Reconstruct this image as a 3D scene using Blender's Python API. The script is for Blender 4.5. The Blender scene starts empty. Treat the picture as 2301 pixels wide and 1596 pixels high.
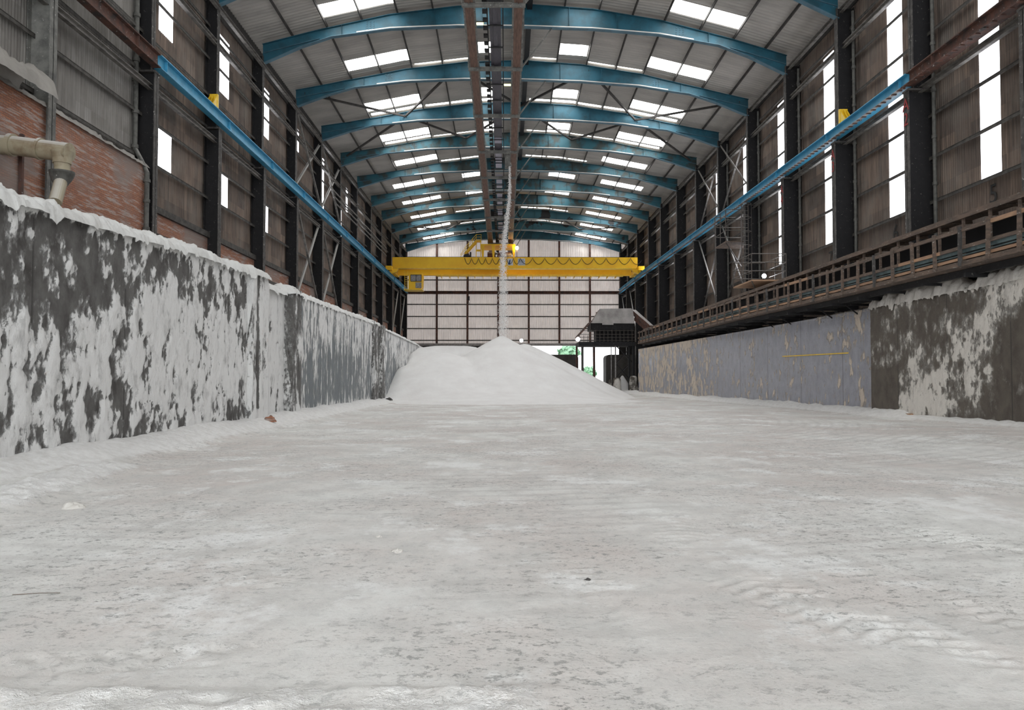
import bpy, math, random
from mathutils import Vector, noise, Matrix
R = math.radians
random.seed(7)
sc = bpy.context.scene
col = sc.collection
E = 1.5                      # eye height

# ------------------------------------------------------------------ camera, world, exposure
cd = bpy.data.cameras.new('camera'); cam = bpy.data.objects.new('camera', cd); col.objects.link(cam)
cd.sensor_width = 36; cd.sensor_fit = 'HORIZONTAL'; cd.lens = 1728/2301*36
cd.clip_start = .05; cd.clip_end = 600
cam.location = (0, 0, E)
cam.rotation_euler = (R(90+1.82), 0, R(-0.514))
sc.camera = cam
sc.view_settings.view_transform = 'Standard'; sc.view_settings.look = 'None'
sc.view_settings.gamma = 1; sc.view_settings.use_curve_mapping = False
sc.view_settings.exposure = 0.80
w = bpy.data.worlds.new('world'); sc.world = w; w.use_nodes = True
bg = w.node_tree.nodes['Background']; bg.inputs[0].default_value = (.95, .98, 1.0, 1); bg.inputs[1].default_value = 2.3
PANE_POWER = 6.0             # daylight behind the translucent roof and wall sheets
SIDE_POWER = 3.0

# ------------------------------------------------------------------ material helpers
def new_mat(name):
    m = bpy.data.materials.new(name); m.use_nodes = True
    nt = m.node_tree; b = nt.nodes['Principled BSDF']
    return m, nt, b
def N(nt, t, **kw):
    n = nt.nodes.new(t)
    for k, v in kw.items():
        if k in n.inputs: n.inputs[k].default_value = v
        else: setattr(n, k, v)
    return n
def L(nt, a, b): nt.links.new(a, b)
def coords(nt, scale=(1,1,1)):
    tc = N(nt, 'ShaderNodeTexCoord'); mp = N(nt, 'ShaderNodeMapping'); mp.inputs['Scale'].default_value = scale
    L(nt, tc.outputs['Object'], mp.inputs['Vector']); return mp.outputs[0]
def noise_n(nt, vec, scale, detail=4, rough=.55):
    n = N(nt, 'ShaderNodeTexNoise'); n.inputs['Scale'].default_value = scale
    n.inputs['Detail'].default_value = detail; n.inputs['Roughness'].default_value = rough
    L(nt, vec, n.inputs['Vector']); return n.outputs[0]
def ramp(nt, fac, stops):
    r = N(nt, 'ShaderNodeValToRGB'); e = r.color_ramp.elements
    while len(e) < len(stops): e.new(.5)
    for q, (p, c) in zip(e, stops):
        q.position = p; q.color = (c, c, c, 1) if isinstance(c, (int, float)) else (*c, 1)
    L(nt, fac, r.inputs[0]); return r.outputs[0]
def mix(nt, fac, a, b):
    m = N(nt, 'ShaderNodeMix'); m.data_type = 'RGBA'
    if isinstance(fac, (int, float)): m.inputs[0].default_value = fac
    else: L(nt, fac, m.inputs[0])
    for s, v in ((6, a), (7, b)):
        if isinstance(v, tuple): m.inputs[s].default_value = (*v, 1)
        else: L(nt, v, m.inputs[s])
    return m.outputs[2]
def math_n(nt, op, a, b=0.0, clamp=False):
    m = N(nt, 'ShaderNodeMath', operation=op); m.use_clamp = clamp
    for i, v in ((0, a), (1, b)):
        if isinstance(v, (int, float)): m.inputs[i].default_value = v
        else: L(nt, v, m.inputs[i])
    return m.outputs[0]
def bump(nt, b, h, strength, dist=.02):
    bn = N(nt, 'ShaderNodeBump'); bn.inputs['Strength'].default_value = strength; bn.inputs['Distance'].default_value = dist
    L(nt, h, bn.inputs['Height']); L(nt, bn.outputs[0], b.inputs['Normal'])
SALT = (.80, .80, .79)
def steel(name, c1, c2=None, rough=.55, metal=0.0, scale=3.0, dust=0.0, fleck=0.0, lo=.4, hi=.65, dustcol=(.5,.49,.46), stretch=(1,1,1)):
    """painted or bare steel: two tones in blotches, salt lying on faces that look up, loose flecks"""
    m, nt, b = new_mat(name); v = coords(nt, stretch)
    n1 = noise_n(nt, v, scale, 6, .62)
    c2 = c2 or tuple(x*.6 for x in c1)
    colr = mix(nt, ramp(nt, n1, [(lo, 0), (hi, 1)]), c1, c2)
    if fleck:
        f = ramp(nt, noise_n(nt, v, 9, 5, .7), [(.72-fleck*.3, 0), (.76-fleck*.3, 1)])
        colr = mix(nt, f, colr, dustcol)
    if dust:
        g = N(nt, 'ShaderNodeNewGeometry'); s = N(nt, 'ShaderNodeSeparateXYZ'); L(nt, g.outputs['True Normal'], s.inputs[0])
        up = ramp(nt, s.outputs[2], [(.35, 0), (.75, 1)])
        dm = math_n(nt, 'MULTIPLY', up, dust, True)
        colr = mix(nt, dm, colr, (.62, .61, .58))
    L(nt, colr, b.inputs['Base Color']); b.inputs['Roughness'].default_value = rough; b.inputs['Metallic'].default_value = metal
    bump(nt, b, n1, .25, .01)
    return m
def plain(name, c, rough=.6, metal=0):
    m, nt, b = new_mat(name); v = coords(nt); n = noise_n(nt, v, 6)
    L(nt, mix(nt, ramp(nt, n, [(.3,0),(.7,1)]), c, tuple(x*.82 for x in c)), b.inputs['Base Color'])
    b.inputs['Roughness'].default_value = rough; b.inputs['Metallic'].default_value = metal; return m
def emit(name, c, s):
    m, nt, b = new_mat(name); b.inputs['Base Color'].default_value = (*c, 1)
    b.inputs['Emission Color'].default_value = (*c, 1); b.inputs['Emission Strength'].default_value = s; return m

M = {}
M['blue_roof'] = steel('blue_roof_paint', (.016,.110,.165), (.012,.062,.088), scale=1.1, dust=1, fleck=.08)
M['blue_worn'] = steel('worn_blue_roof_paint', (.018,.105,.14), (.033,.048,.047), scale=.9, dust=1, lo=.46, hi=.56)
M['blue_flaked'] = steel('flaked_blue_roof_paint', (.024,.105,.145), (.008,.009,.012), scale=.5, lo=.55, hi=.57, dust=1)
M['blue_light'] = steel('pale_blue_paint', (.075,.17,.23), (.05,.11,.15), scale=2, dust=.6)
M['blue_crane'] = steel('bright_blue_paint', (.060,.33,.53), (.042,.25,.41), scale=2.2, rough=.45, dust=.4)
M['black_steel'] = steel('black_salted_steel', (.0085,.008,.0095), (.005,.0045,.006), scale=3, rough=.75, dust=.6, fleck=.30, dustcol=(.11,.105,.10))
M['grey_steel'] = steel('grey_salted_steel', (.20,.20,.185), (.10,.10,.095), scale=2.5, rough=.8, dust=.9, fleck=.3)
M['edge_steel'] = steel('worn_flange_steel', (.085,.08,.075), (.03,.027,.026), scale=4, rough=.7, dust=.5, fleck=.3)
M['rust'] = steel('rusty_steel', (.12,.052,.036), (.04,.03,.028), scale=2.6, rough=.8, dust=.6, fleck=.28)
M['girt'] = steel('dusty_rail_steel', (.085,.08,.072), (.035,.032,.03), scale=4, rough=.8, dust=1)
M['rail_pale'] = steel('pale_dusty_rail', (.20,.19,.175), (.09,.085,.08), scale=3, rough=.8, dust=1, fleck=.2)
M['purlin'] = steel('dark_purlin_steel', (.055,.05,.046), (.03,.028,.027), scale=3, rough=.8)
M['yellow'] = steel('yellow_crane_paint', (.98,.60,.012), (.90,.50,.01), scale=.7, rough=.5)
M['yellow_bright'] = steel('bright_yellow_paint', (.90,.62,.03), (.75,.48,.02), scale=3, rough=.4)
M['brown_beam'] = steel('brown_painted_beam', (.20,.115,.085), (.11,.065,.05), scale=2.4, rough=.7, dust=1, stretch=(6,.6,6))
M['belt'] = steel('rubber_belt', (.075,.07,.09), (.04,.038,.05), scale=6, rough=.5, stretch=(6,.5,1))
M['belt_pale'] = plain('pale_belt_sheet', (.33,.32,.40), .4)
M['wood'] = steel('weathered_timber', (.16,.112,.085), (.075,.06,.05), scale=3, rough=.8, dust=.6, fleck=.34, dustcol=(.42,.40,.37), stretch=(1,.5,3))
M['wood_new'] = steel('fresh_timber', (.42,.26,.16), (.28,.17,.11), scale=3, rough=.75, stretch=(1,.5,3))
M['plywood'] = steel('salty_plywood', (.27,.20,.155), (.16,.125,.10), scale=1.4, rough=.85, dust=1)
M['teal_channel'] = steel('teal_cable_tray', (.13,.19,.20), (.06,.09,.095), scale=3, dust=.6, rough=.55)
M['dark'] = plain('black_rubber', (.012,.012,.014), .6)
M['pipe_beige'] = steel('stained_beige_pipe', (.34,.30,.21), (.17,.11,.06), scale=2.4, rough=.6, dust=1, lo=.5, hi=.8)
M['pipe_grey'] = steel('grey_plastic_pipe', (.115,.115,.105), (.06,.06,.055), scale=5, rough=.65, dust=1, fleck=.2)
M['galv'] = steel('galvanised_steel', (.34,.33,.32), (.20,.19,.19), scale=5, rough=.55, dust=.4)
M['scaffold'] = steel('dark_scaffold_tube', (.09,.075,.065), (.04,.035,.03), scale=5, rough=.6, dust=.5)
M['red_paint'] = plain('red_paint', (.30,.012,.012))
M['black_paint'] = plain('black_paint', (.012,.012,.012))
M['white_sign'] = plain('white_sign_plate', (.75,.78,.80))
M['blue_sign'] = plain('blue_sign_ink', (.02,.09,.30))
M['sign_text'] = plain('blue_grey_sign_ink', (.10,.16,.30))
M['concrete_dark'] = steel('dark_concrete', (.07,.067,.064), (.045,.043,.04), scale=1.3, rough=.85, fleck=.25)
M['leaf'] = steel('hazed_tree_leaves', (.20,.36,.22), (.12,.25,.16), scale=2)  # green lightened so the colour carries the overexposed haze outside
M['yard'] = plain('pale_yard', (.62,.60,.57), .9)
M['pane'] = emit('translucent_roof_sheet', (1.0,.99,.97), PANE_POWER)
M['pane_side'] = emit('translucent_wall_sheet', (.93,.94,1.0), SIDE_POWER)
M['lamp_white'] = emit('floodlight_glow', (.92,.95,1.0), 90)
M['lamp_warm'] = emit('warm_lamp_glow', (1.0,.68,.28), 60)
M['tube'] = emit('yellow_tube_light', (.9,1.0,.45), 4)

def cladding_mat(name, c, axis):
    """weathered fibre sheets, each sheet its own tone, with stains running down"""
    m, nt, b = new_mat(name)
    tc = N(nt, 'ShaderNodeTexCoord'); s = N(nt, 'ShaderNodeSeparateXYZ'); L(nt, tc.outputs['Object'], s.inputs[0])
    u = s.outputs[axis]
    su = math_n(nt, 'FLOOR', math_n(nt, 'DIVIDE', u, 1.02)); sv = math_n(nt, 'FLOOR', math_n(nt, 'DIVIDE', math_n(nt,'SUBTRACT', s.outputs[2], .5), 1.78))
    cb = N(nt, 'ShaderNodeCombineXYZ'); L(nt, su, cb.inputs[0]); L(nt, sv, cb.inputs[1])
    wn = N(nt, 'ShaderNodeTexWhiteNoise'); wn.noise_dimensions = '3D'; L(nt, cb.outputs[0], wn.inputs['Vector'])
    tone = mix(nt, ramp(nt, wn.outputs['Value'], [(0,0),(1,1)]), c[0], c[1])
    streak = noise_n(nt, coords(nt, (9,9,.5)), 1, 5, .65)
    tone = mix(nt, ramp(nt, streak, [(.38,0),(.7,.85)]), tone, c[2])
    blot = noise_n(nt, coords(nt), .7, 5, .6)
    tone = mix(nt, ramp(nt, blot, [(.45,0),(.75,.6)]), tone, c[3])
    L(nt, tone, b.inputs['Base Color']); b.inputs['Roughness'].default_value = .8
    bump(nt, b, streak, .2, .01)
    return m
M['clad'] = cladding_mat('weathered_fibre_cement', ((.250,.185,.145), (.105,.083,.070), (.05,.042,.037), (.20,.185,.165)), 1)
M['clad_grey'] = cladding_mat('grey_fibre_cement', ((.29,.28,.265), (.21,.20,.185), (.12,.11,.10), (.32,.31,.295)), 1)
M['clad_far'] = cladding_mat('pale_end_wall_sheet', ((.74,.69,.66), (.64,.60,.58), (.36,.32,.30), (.70,.66,.63)), 0)
def let_light(m, k, c):
    nt = m.node_tree; b = nt.nodes['Principled BSDF']; out = nt.nodes['Material Output']
    tr = N(nt, 'ShaderNodeBsdfTranslucent'); tr.inputs[0].default_value = (*c, 1)
    ms = N(nt, 'ShaderNodeMixShader'); ms.inputs[0].default_value = k
    L(nt, b.outputs[0], ms.inputs[1]); L(nt, tr.outputs[0], ms.inputs[2]); L(nt, ms.outputs[0], out.inputs['Surface'])
let_light(M['clad_far'], .10, (1.0,.90,.86))
def roof_mat():
    m, nt, b = new_mat('grey_roof_sheet'); v = coords(nt, (.25,1,1))
    n = noise_n(nt, v, 1.2, 5, .6)
    L(nt, mix(nt, ramp(nt, n, [(.35,0),(.7,1)]), (.43,.41,.38), (.31,.295,.275)), b.inputs['Base Color'])
    b.inputs['Roughness'].default_value = .36; return m
M['roof'] = roof_mat()
def brick_mat():
    m, nt, b = new_mat('salted_brick')
    tc = N(nt, 'ShaderNodeTexCoord'); s = N(nt, 'ShaderNodeSeparateXYZ'); L(nt, tc.outputs['Object'], s.inputs[0])
    cb = N(nt, 'ShaderNodeCombineXYZ'); L(nt, s.outputs[1], cb.inputs[0]); L(nt, s.outputs[2], cb.inputs[1])
    br = N(nt, 'ShaderNodeTexBrick'); L(nt, cb.outputs[0], br.inputs['Vector'])
    br.inputs['Scale'].default_value = 1; br.inputs['Brick Width'].default_value = .23; br.inputs['Row Height'].default_value = .075
    br.inputs['Mortar Size'].default_value = .008; br.inputs['Color1'].default_value = (.40,.175,.10,1)
    br.inputs['Color2'].default_value = (.30,.135,.09,1); br.inputs['Mortar'].default_value = (.17,.10,.075,1)
    v = coords(nt, (1,.6,6)); f = ramp(nt, noise_n(nt, v, 1.4, 6, .75), [(.51,0),(.58,.8)])
    g = ramp(nt, noise_n(nt, coords(nt), .35, 4, .6), [(.47,0),(.6,.8)])
    c = mix(nt, g, mix(nt, f, br.outputs[0], (.42,.37,.34)), (.26,.22,.20))
    L(nt, c, b.inputs['Base Color']); b.inputs['Roughness'].default_value = .9
    bump(nt, b, br.outputs['Fac'], .3, .01); return m
M['brick'] = brick_mat()
def crust_mat(name, base, base2, rough=.8, grain=(7,7,2.2), salt=SALT, seam=None, spec=.5, edge=.06):
    """a wall face with caked salt; the vertex attribute says where the crust lies"""
    m, nt, b = new_mat(name)
    at = N(nt, 'ShaderNodeAttribute'); at.attribute_name = 'salt'
    fine = noise_n(nt, coords(nt, grain), 1, 8, .72)
    fine2 = noise_n(nt, coords(nt, (2.6,2.6,2.0)), 1, 4, .6)
    k = math_n(nt, 'ADD', at.outputs['Fac'], math_n(nt, 'MULTIPLY', math_n(nt, 'SUBTRACT', fine, .5), 1.15))
    mask = ramp(nt, k, [(.5-edge, 0), (.5+edge, 1)])
    tone = mix(nt, ramp(nt, fine2, [(.35,0),(.68,1)]), base, base2)
    pit = ramp(nt, noise_n(nt, coords(nt), 14, 3, .6), [(.62,0),(.68,.6)])
    tone = mix(nt, pit, tone, tuple(x*1.9 for x in base2))
    if seam:
        tc = N(nt, 'ShaderNodeTexCoord'); s = N(nt, 'ShaderNodeSeparateXYZ'); L(nt, tc.outputs['Object'], s.inputs[0])
        fr = math_n(nt, 'FRACT', math_n(nt, 'DIVIDE', math_n(nt,'ADD', s.outputs[1], 40), seam))
        tone = mix(nt, ramp(nt, fr, [(0, 1), (.02, 0)]), tone, (.03,.028,.026))
    dirt = ramp(nt, noise_n(nt, coords(nt, (3,3,1.3)), 1.3, 6, .7), [(.52,0),(.72,1)])
    sc_ = mix(nt, dirt, salt, tuple(x*.55 for x in salt))
    rustm = ramp(nt, noise_n(nt, coords(nt), .9, 5, .7), [(.66,0),(.72,.45)])
    sc_ = mix(nt, rustm, sc_, (.50,.36,.26))
    film = ramp(nt, math_n(nt, 'ADD', k, math_n(nt, 'MULTIPLY', fine2, .5)), [(.56,0),(.80,.42)])
    tone = mix(nt, film, tone, tuple(x*.72 for x in salt))
    L(nt, mix(nt, mask, tone, sc_), b.inputs['Base Color'])
    rr = N(nt, 'ShaderNodeMapRange'); rr.inputs['To Min'].default_value = rough; rr.inputs['To Max'].default_value = .9
    L(nt, mask, rr.inputs[0]); L(nt, rr.outputs[0], b.inputs['Roughness'])
    b.inputs['Specular IOR Level'].default_value = spec
    hh = math_n(nt, 'ADD', math_n(nt, 'MULTIPLY', mask, .9), fine)
    bump(nt, b, hh, .8, .05)
    return m
M['crust_dark'] = crust_mat('salt_caked_dark_concrete', (.15,.147,.14), (.055,.05,.047), seam=3.1, grain=(9,9,5))
M['crust_grey'] = crust_mat('salt_caked_grey_steel', (.175,.20,.215), (.125,.14,.15), rough=.5, grain=(9,9,2.4), seam=2.4)
M['crust_blue'] = crust_mat('salt_flecked_shiny_steel', (.31,.32,.37), (.21,.215,.26), rough=.28, grain=(8,8,3.0), seam=4.4, salt=(.64,.56,.47), spec=.9)
M['crust_brown'] = crust_mat('salt_caked_brown_concrete', (.125,.108,.088), (.075,.062,.052), grain=(5,5,3), salt=(.70,.67,.62), seam=3.3)
def salt_mat(name, c, c2, bumpk=.5, scale=18, warm=None):
    m, nt, b = new_mat(name); v = coords(nt)
    n = noise_n(nt, v, scale, 8, .7); n2 = noise_n(nt, v, .8, 5, .6)
    cc = mix(nt, ramp(nt, n2, [(.35,0),(.7,1)]), c, c2)
    L(nt, cc, b.inputs['Base Color']); b.inputs['Roughness'].default_value = .95; b.inputs['Specular IOR Level'].default_value = .2
    bump(nt, b, n, bumpk, .03); return m
M['salt'] = salt_mat('white_salt', (.86,.86,.85), (.79,.78,.77), .8, 7)
M['salt_cap'] = salt_mat('caked_salt', (.78,.79,.78), (.66,.66,.64), .9, 9)
M['salt_warm'] = salt_mat('brownish_caked_salt', (.74,.72,.68), (.56,.53,.49), .9, 8)
M['salt_plate'] = salt_mat('salt_coated_plate', (.52,.50,.48), (.27,.255,.245), .8, 5)
M['salt_dusty'] = salt_mat('dusty_salt_sheet', (.36,.345,.32), (.25,.24,.225), .6, 6)
def floor_mat():
    m, nt, b = new_mat('trodden_salt_floor')
    v = coords(nt)
    big = noise_n(nt, coords(nt, (1,.8,1)), .26, 7, .66)
    mid = noise_n(nt, coords(nt, (1,.7,1)), 1.7, 7, .68)
    c = mix(nt, ramp(nt, big, [(.40,0),(.60,1)]), (.83,.835,.81), (.70,.655,.625))
    c = mix(nt, ramp(nt, mid, [(.44,0),(.62,.6)]), c, (.62,.62,.60))
    # bright smears of fresh salt
    c = mix(nt, ramp(nt, noise_n(nt, coords(nt, (1,.8,1)), .62, 8, .72), [(.53,0),(.61,.8)]), c, (.92,.93,.92))
    fr = N(nt, 'ShaderNodeAttribute'); fr.attribute_name = 'fresh'
    fk = ramp(nt, math_n(nt, 'ADD', fr.outputs['Fac'], math_n(nt, 'MULTIPLY', math_n(nt, 'SUBTRACT', noise_n(nt, v, 3.5, 6, .75), .5), 1.4)), [(.38,0),(.62,1)])
    # scuffs: small dark marks gathered in patches
    patch = ramp(nt, noise_n(nt, v, .42, 4, .6), [(.42,0),(.58,1)])
    sp = ramp(nt, noise_n(nt, coords(nt, (1,1.2,1)), 9.0, 6, .80), [(.555,0),(.60,1)])
    sp2 = ramp(nt, noise_n(nt, coords(nt, (1,1.6,1)), 28, 4, .75), [(.57,0),(.63,1)])
    sp3 = ramp(nt, noise_n(nt, coords(nt, (.8,1.3,1)), 2.2, 7, .8), [(.60,0),(.64,1)])
    s1 = math_n(nt, 'MULTIPLY', sp, math_n(nt, 'ADD', math_n(nt, 'MULTIPLY', patch, .62), .16), True)
    s2 = math_n(nt, 'MULTIPLY', sp2, math_n(nt, 'ADD', math_n(nt, 'MULTIPLY', patch, .45), .14), True)
    s3 = math_n(nt, 'MULTIPLY', sp3, .45)
    c = mix(nt, s3, c, (.42,.425,.41)); c = mix(nt, s1, c, (.30,.305,.295)); c = mix(nt, s2, c, (.24,.23,.215))
    # tyre scrub arcs
    wv = N(nt, 'ShaderNodeTexWave'); wv.wave_type = 'RINGS'; wv.rings_direction = 'Z'
    mp = N(nt, 'ShaderNodeMapping'); mp.inputs['Location'].default_value = (2.5, -31, 0)
    tc = N(nt, 'ShaderNodeTexCoord'); L(nt, tc.outputs['Object'], mp.inputs['Vector']); L(nt, mp.outputs[0], wv.inputs['Vector'])
    wv.inputs['Scale'].default_value = .75; wv.inputs['Distortion'].default_value = 4; wv.inputs['Detail'].default_value = 5; wv.inputs['Detail Scale'].default_value = .8; wv.inputs['Detail Roughness'].default_value = .75
    arc = math_n(nt, 'MULTIPLY', ramp(nt, wv.outputs['Fac'], [(.66,0),(.9,.30)]), ramp(nt, noise_n(nt, v, .16, 4, .6), [(.45,0),(.58,1)]))
    c = mix(nt, arc, c, (.50,.48,.46))
    c = mix(nt, fk, c, mix(nt, ramp(nt, noise_n(nt, v, 5, 5, .7), [(.4,0),(.7,1)]), (.90,.90,.89), (.74,.73,.71)))
    L(nt, c, b.inputs['Base Color']); b.inputs['Roughness'].default_value = .8; b.inputs['Specular IOR Level'].default_value = .3
    h0 = math_n(nt, 'MULTIPLY', fk, math_n(nt, 'MULTIPLY', noise_n(nt, v, 9, 6, .7), 1.3))
    h = math_n(nt, 'ADD', math_n(nt, 'MULTIPLY', mid, .35), math_n(nt, 'MULTIPLY', noise_n(nt, v, 16, 7, .75), .6))
    h = math_n(nt, 'SUBTRACT', h, math_n(nt, 'MULTIPLY', s1, .5))
    bump(nt, b, math_n(nt, 'ADD', h, h0), .6, .05)
    return m
M['floor'] = floor_mat()

# ------------------------------------------------------------------ mesh helpers
class MB:
    def __init__(s): s.v = []; s.f = []; s.sm = []
    def add(s, vs, fs, smooth=False):
        o = len(s.v); s.v += [tuple(p) for p in vs]; s.f += [tuple(i+o for i in f) for f in fs]; s.sm += [smooth]*len(fs); return s
    def box(s, x0, x1, y0, y1, z0, z1):
        return s.add([(x0,y0,z0),(x1,y0,z0),(x1,y1,z0),(x0,y1,z0),(x0,y0,z1),(x1,y0,z1),(x1,y1,z1),(x0,y1,z1)],
              [(0,3,2,1),(4,5,6,7),(0,1,5,4),(1,2,6,5),(2,3,7,6),(3,0,4,7)])
    def bar(s, p, q, w, h, up=(0,0,1)):
        p = Vector(p); q = Vector(q); d = (q-p).normalized(); up = Vector(up)
        if abs(d.dot(up)) > .95: up = Vector((0,1,0))
        a = d.cross(up).normalized()*w/2; c = a.cross(d).normalized()*h/2
        vs = [p-a-c, p+a-c, p+a+c, p-a+c, q-a-c, q+a-c, q+a+c, q-a+c]
        return s.add(vs, [(0,1,2,3)[::-1],(4,5,6,7)[::-1][::-1],(0,1,5,4),(1,2,6,5),(2,3,7,6),(3,0,4,7)])
    def angle(s, p, q, w, t=.012, up=(0,0,1)):   # an L section
        p = Vector(p); q = Vector(q); d = (q-p).normalized(); up = Vector(up)
        if abs(d.dot(up)) > .95: up = Vector((0,1,0))
        a = d.cross(up).normalized(); c = a.cross(d).normalized()
        s.bar(p, q, w, t, up); s.bar(p+a*(w/2-t/2)+c*w/2, q+a*(w/2-t/2)+c*w/2, t, w, up); return s
    def tube(s, pts, r, n=10, cap=True):
        pts = [Vector(p) for p in pts]; k = len(pts); rr = r if isinstance(r, (list, tuple)) else [r]*k
        vs = []; prev = None
        for i, p in enumerate(pts):
            d = (pts[min(i+1,k-1)]-pts[max(i-1,0)]).normalized()
            u = Vector((0,0,1)) if abs(d.z) < .9 else Vector((0,1,0))
            if prev is not None and (prev - d*prev.dot(d)).length > .1: u = prev
            a = (u - d*u.dot(d)).normalized(); b = d.cross(a); prev = a
            for j in range(n):
                t = 2*math.pi*j/n; vs.append(p + (a*math.cos(t)+b*math.sin(t))*rr[i])
        fs = [(i*n+j, i*n+(j+1)%n, (i+1)*n+(j+1)%n, (i+1)*n+j) for i in range(k-1) for j in range(n)]
        s.add(vs, fs, True)
        if cap: s.add([vs[j] for j in range(n)], [tuple(range(n))[::-1]]); s.add(vs[-n:], [tuple(range(n))])
        return s
    def prism(s, poly, y0, y1):                  # polygon in x-z pushed along y
        n = len(poly); vs = [(x,y0,z) for x,z in poly]+[(x,y1,z) for x,z in poly]
        return s.add(vs, [tuple(range(n)), tuple(range(2*n-1,n-1,-1))]+[(i,(i+1)%n,(i+1)%n+n,i+n)[::-1] for i in range(n)])
    def ribbon(s, line, y0, y1, t):              # plate following an x-z line, thickness t upward
        for a, b in zip(line, line[1:]):
            s.prism([a, b, (b[0], b[1]+t), (a[0], a[1]+t)], y0, y1)
        return s
    def lathe(s, c, prof, n=24, axis='z'):
        vs = []; k = len(prof)
        for r, h in prof:
            for j in range(n):
                t = 2*math.pi*j/n; a, b = r*math.cos(t), r*math.sin(t)
                vs.append((c[0]+a, c[1]+b, c[2]+h) if axis == 'z' else (c[0]+h, c[1]+a, c[2]+b) if axis == 'x' else (c[0]+a, c[1]+h, c[2]+b))
        fs = [(i*n+j, i*n+(j+1)%n, (i+1)*n+(j+1)%n, (i+1)*n+j) for i in range(k-1) for j in range(n)]
        return s.add(vs, fs, True)
    def ibeam(s, p, q, w, h, t=.03, up=(0,0,1)):
        p = Vector(p); q = Vector(q); d = (q-p).normalized(); up = Vector(up)
        a = d.cross(up).normalized(); c = a.cross(d).normalized()
        s.bar(p, q, t*.7, h-2*t, up); s.bar(p+c*(h/2-t/2), q+c*(h/2-t/2), w, t, up); s.bar(p-c*(h/2-t/2), q-c*(h/2-t/2), w, t, up); return s
    def build(s, name, mat, parent=None, origin=None):
        me = bpy.data.meshes.new(name)
        o3 = Vector(origin) if origin else Vector((0,0,0))
        me.from_pydata([Vector(v)-o3 for v in s.v], [], s.f)
        me.polygons.foreach_set('use_smooth', s.sm); me.update()
        ob = bpy.data.objects.new(name, me); col.objects.link(ob); me.materials.append(M[mat] if isinstance(mat, str) else mat)
        ob.location = o3
        if parent: ob.parent = parent; ob.matrix_parent_inverse = Matrix.Translation(parent.location).inverted()
        return ob
def tag(o, label, cat, group=None, kind=None):
    o['label'] = label; o['category'] = cat
    if group: o['group'] = group
    if kind: o['kind'] = kind
    return o
def thing(name, loc, label, cat, group=None):
    o = bpy.data.objects.new(name, None); col.objects.link(o); o.location = loc; o.empty_display_size = .2
    return tag(o, label, cat, group)
def struct(o): o['kind'] = 'structure'; return o
ORD = ['first','second','third','fourth','fifth','sixth','seventh','eighth','ninth','tenth','eleventh','twelfth','thirteenth','fourteenth','fifteenth','sixteenth']
def lerp(a, b, t): return a+(b-a)*t
def pl(x, pts):
    if x <= pts[0][0]: return pts[0][1]
    for (a, u), (b, v) in zip(pts, pts[1:]):
        if x <= b: return u+(v-u)*(x-a)/(b-a)
    return pts[-1][1]
def fbm(x, y, z, o=4, g=.55):
    s = 0; a = 1; t = 0
    for i in range(o):
        s += a*noise.noise(Vector((x, y, z+i*7.3))); t += a; a *= g; x *= 2.03; y *= 2.03; z *= 2.03
    return s/t
def sstep(a, b, x): t = min(1, max(0, (x-a)/(b-a))); return t*t*(3-2*t)

# ------------------------------------------------------------------ main dimensions
XC = 1.2; XL, XR = -14.3, 16.75                  # column faces
CL, CR = -14.95, 17.55                           # cladding planes
FR = {-5: 9.9, -4: 16.9, -3: 23.9, -2: 31.0, -1: 38.0, 0: 45.1, 1: 52.3, 2: 59.6, 3: 66.6, 4: 74.1, 5: 81.8, 6: 88.8, 7: 96.5, 8: 103.8, 9: 110.7}
YB, YF = -14.0, 111.2
RTOP = [(0, 22.3), (4, 22.1), (8.1, 21.5), (12.2, 20.5), (15.55, 19.55)]
RBOT = [(0, 20.95), (4, 20.9), (8, 20.65), (11.5, 20.1), (13.3, 19.45), (15.55, 18.4)]
def tilt(y): return .018*min(1, max(0, (90-y)/40))
def sag(x, y): return pl(y, [(45, 0), (52.3, .36), (59.6, .6), (67, .72)])*max(0, 1-(abs(x-XC)/15.55)**4)
def rz(x, y, prof): return E + pl(abs(x-XC), prof) - tilt(y)*(x-XC) - sag(x, y)
def roofz(x, y):
    d = abs(x-XC); b = pl(d, RTOP) + .22
    if d > 15.55: b -= .27*(d-15.55)
    return E + b - tilt(y)*(x-XC) - sag(x, y)

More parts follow.
